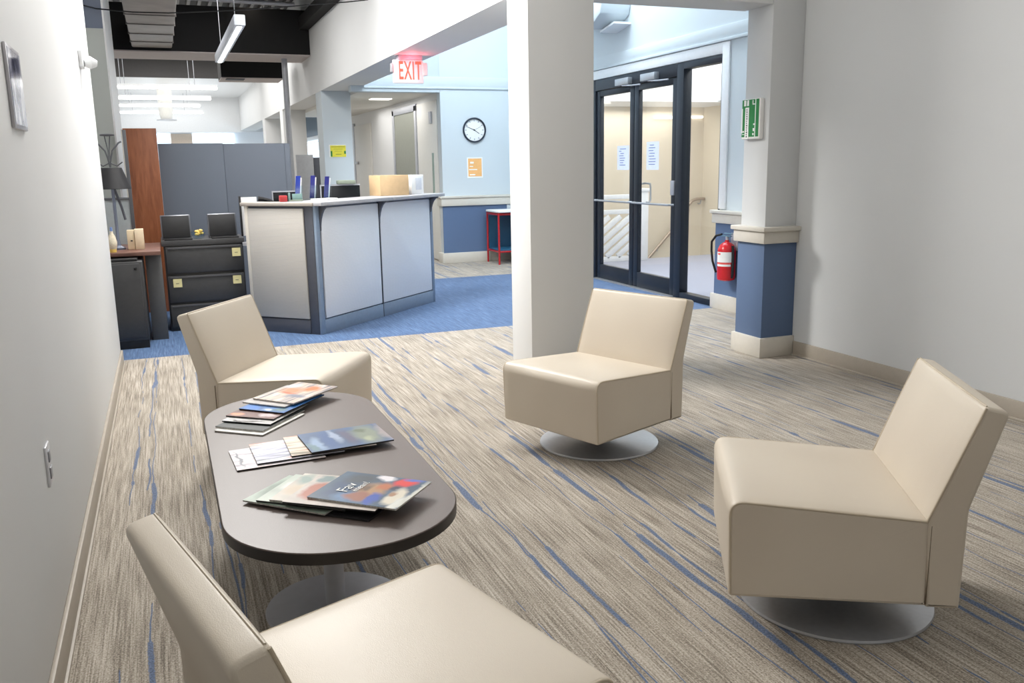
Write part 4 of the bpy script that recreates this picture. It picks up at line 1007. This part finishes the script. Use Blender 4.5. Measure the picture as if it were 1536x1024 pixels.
# ------------------------------------------------------------------ left wall items
t = thing('picture_frame', 'small framed picture with silver edge high on the left wall', 'picture', (XL, 2.92, 1.445))
B(XL, XL+.010, 2.79, 3.04, 1.445, 1.672).build('frame', simple('silver_frame', (188, 186, 190), .3, metal=.6), t, bevel=.003)
k = N('picture_print'); f = k.noise(k.coords((1, 12, 5)), 1.4, 3)
k.col(k.ramp(f, [(.35, lin((60, 66, 96))), (.5, lin((150, 152, 178))), (.6, lin((226, 228, 240)))])); k.b.inputs['Roughness'].default_value = .08
B(XL+.0095, XL+.0112, 2.80, 3.03, 1.456, 1.661).build('print', k.m, t)
t = thing('motion_sensor', 'small white motion sensor on the left wall', 'sensor', (XL, 5.85, 1.93))
B(XL, XL+.02, 5.60, 5.75, 1.90, 1.99).build('back_plate', M['white'], t, bevel=.005)
MB().tube([(XL+.02, 5.70, 1.93), (XL+.05, 5.71, 1.935), (XL+.085, 5.72, 1.93)], [.02, .036, .018], 20).build('head', M['white'], t)
t = thing('wall_outlet', 'white outlet plate low on the left wall above the baseboard', 'outlet', (XL, 2.65, .47))
B(XL, XL+.006, 2.61, 2.685, .465, .58).build('plate', simple('outlet_plate', (214, 214, 218), .35), t, bevel=.002)
B(XL+.006, XL+.009, 2.633, 2.663, .53, .562).box(XL+.006, XL+.009, 2.633, 2.663, .482, .515).build('sockets', simple('socket_grey', (150, 150, 156), .4), t, bevel=.001)

# ------------------------------------------------------------------ lights
def area(name, loc, rot, sx, sy, power, col):
    l = bpy.data.lights.new(name, 'AREA'); l.shape = 'RECTANGLE'; l.size = sx; l.size_y = sy; l.energy = power; l.color = col
    o = bpy.data.objects.new(name, l); COL.objects.link(o); o.location = loc; o.rotation_euler = rot; return o
WARM, NEUT, COOL = (1, .965, .92), (1, .98, .95), (.86, .94, 1)
area('lounge_light', (.9, 3.2, 3.9), (0, 0, 0), 2.2, 2.6, 23, NEUT)
area('lounge_fill', (1.4, -.8, 3.8), (0, 0, 0), 3.0, 2.4, 14, NEUT)
fl_ = area('column_side_fill', (.5, 6.9, 3.6), (0, 0, 0), 1.0, 1.3, 215, NEUT)  # unseen fill added from the left for the column side and floor
fl_.rotation_euler = Vector((.66, -.36, -.62)).to_track_quat('-Z', 'Y').to_euler()
area('skylight', (3.55, 7.7, 5.05), (0, 0, 0), 1.6, 3.8, 205, COOL)
area('office_light', (.5, 10.6, 3.5), (0, 0, 0), 1.2, 2.0, 45, NEUT)
area('office_light_far', (.6, 16.8, 3.6), (0, 0, 0), 2.4, 4.6, 90, NEUT)
area('far_light', (.6, 22.5, 3.15), (0, 0, 0), 2.6, 5.0, 34, NEUT)
area('far_light_up', (.6, 22.5, 2.2), (pi, 0, 0), 2.0, 4.0, 10, NEUT)
area('corridor_light', (3.07, 13.8, 2.27), (0, 0, 0), .8, 3.0, 16, NEUT)
area('hall_light', (6.1, 8.2, 2.7), (0, 0, 0), 2.2, 4.5, 78, NEUT)
area('stair_light', (6.1, 11.0, 2.05), (0, 0, 0), 2.0, .4, 8, NEUT)
pl = bpy.data.lights.new('exit_glow', 'POINT'); pl.energy = .9; pl.color = (1, .1, .12); pl.shadow_soft_size = .02
po = bpy.data.objects.new('exit_glow', pl); COL.objects.link(po); po.location = (2.3, 8.30, 2.27)
w = bpy.data.worlds.new('World'); bpy.context.scene.world = w; w.use_nodes = True
w.node_tree.nodes['Background'].inputs[0].default_value = (.8, .88, 1, 1); w.node_tree.nodes['Background'].inputs[1].default_value = .5

# ------------------------------------------------------------------ camera
f_, p_, y_, r_ = 1306.73, .200242, .374052, -.0179745
fw = Vector((sin(y_)*cos(p_), cos(y_)*cos(p_), -sin(p_))); rt = Vector((cos(y_), -sin(y_), 0)); up = rt.cross(fw)
R2_ = rt*cos(r_)+up*sin(r_); U2 = up*cos(r_)-rt*sin(r_)
cam = bpy.data.cameras.new('Camera'); cam.sensor_width = 36; cam.lens = f_/1536*36; cam.clip_start = .05; cam.clip_end = 100
co = bpy.data.objects.new('Camera', cam); COL.objects.link(co)
mw = Matrix((R2_, U2, -fw)).transposed().to_4x4(); mw.translation = Vector((0, 0, 1.322)); co.matrix_world = mw
sc = bpy.context.scene; sc.camera = co
sc.view_settings.view_transform = 'Standard'; sc.view_settings.look = 'None'; sc.view_settings.exposure = .46; sc.view_settings.gamma = 1
sc.cycles.use_denoising = True
sc.cycles.max_bounces = 8; sc.cycles.diffuse_bounces = 5; sc.cycles.sample_clamp_indirect = 6; sc.cycles.caustics_reflective = False; sc.cycles.caustics_refractive = False
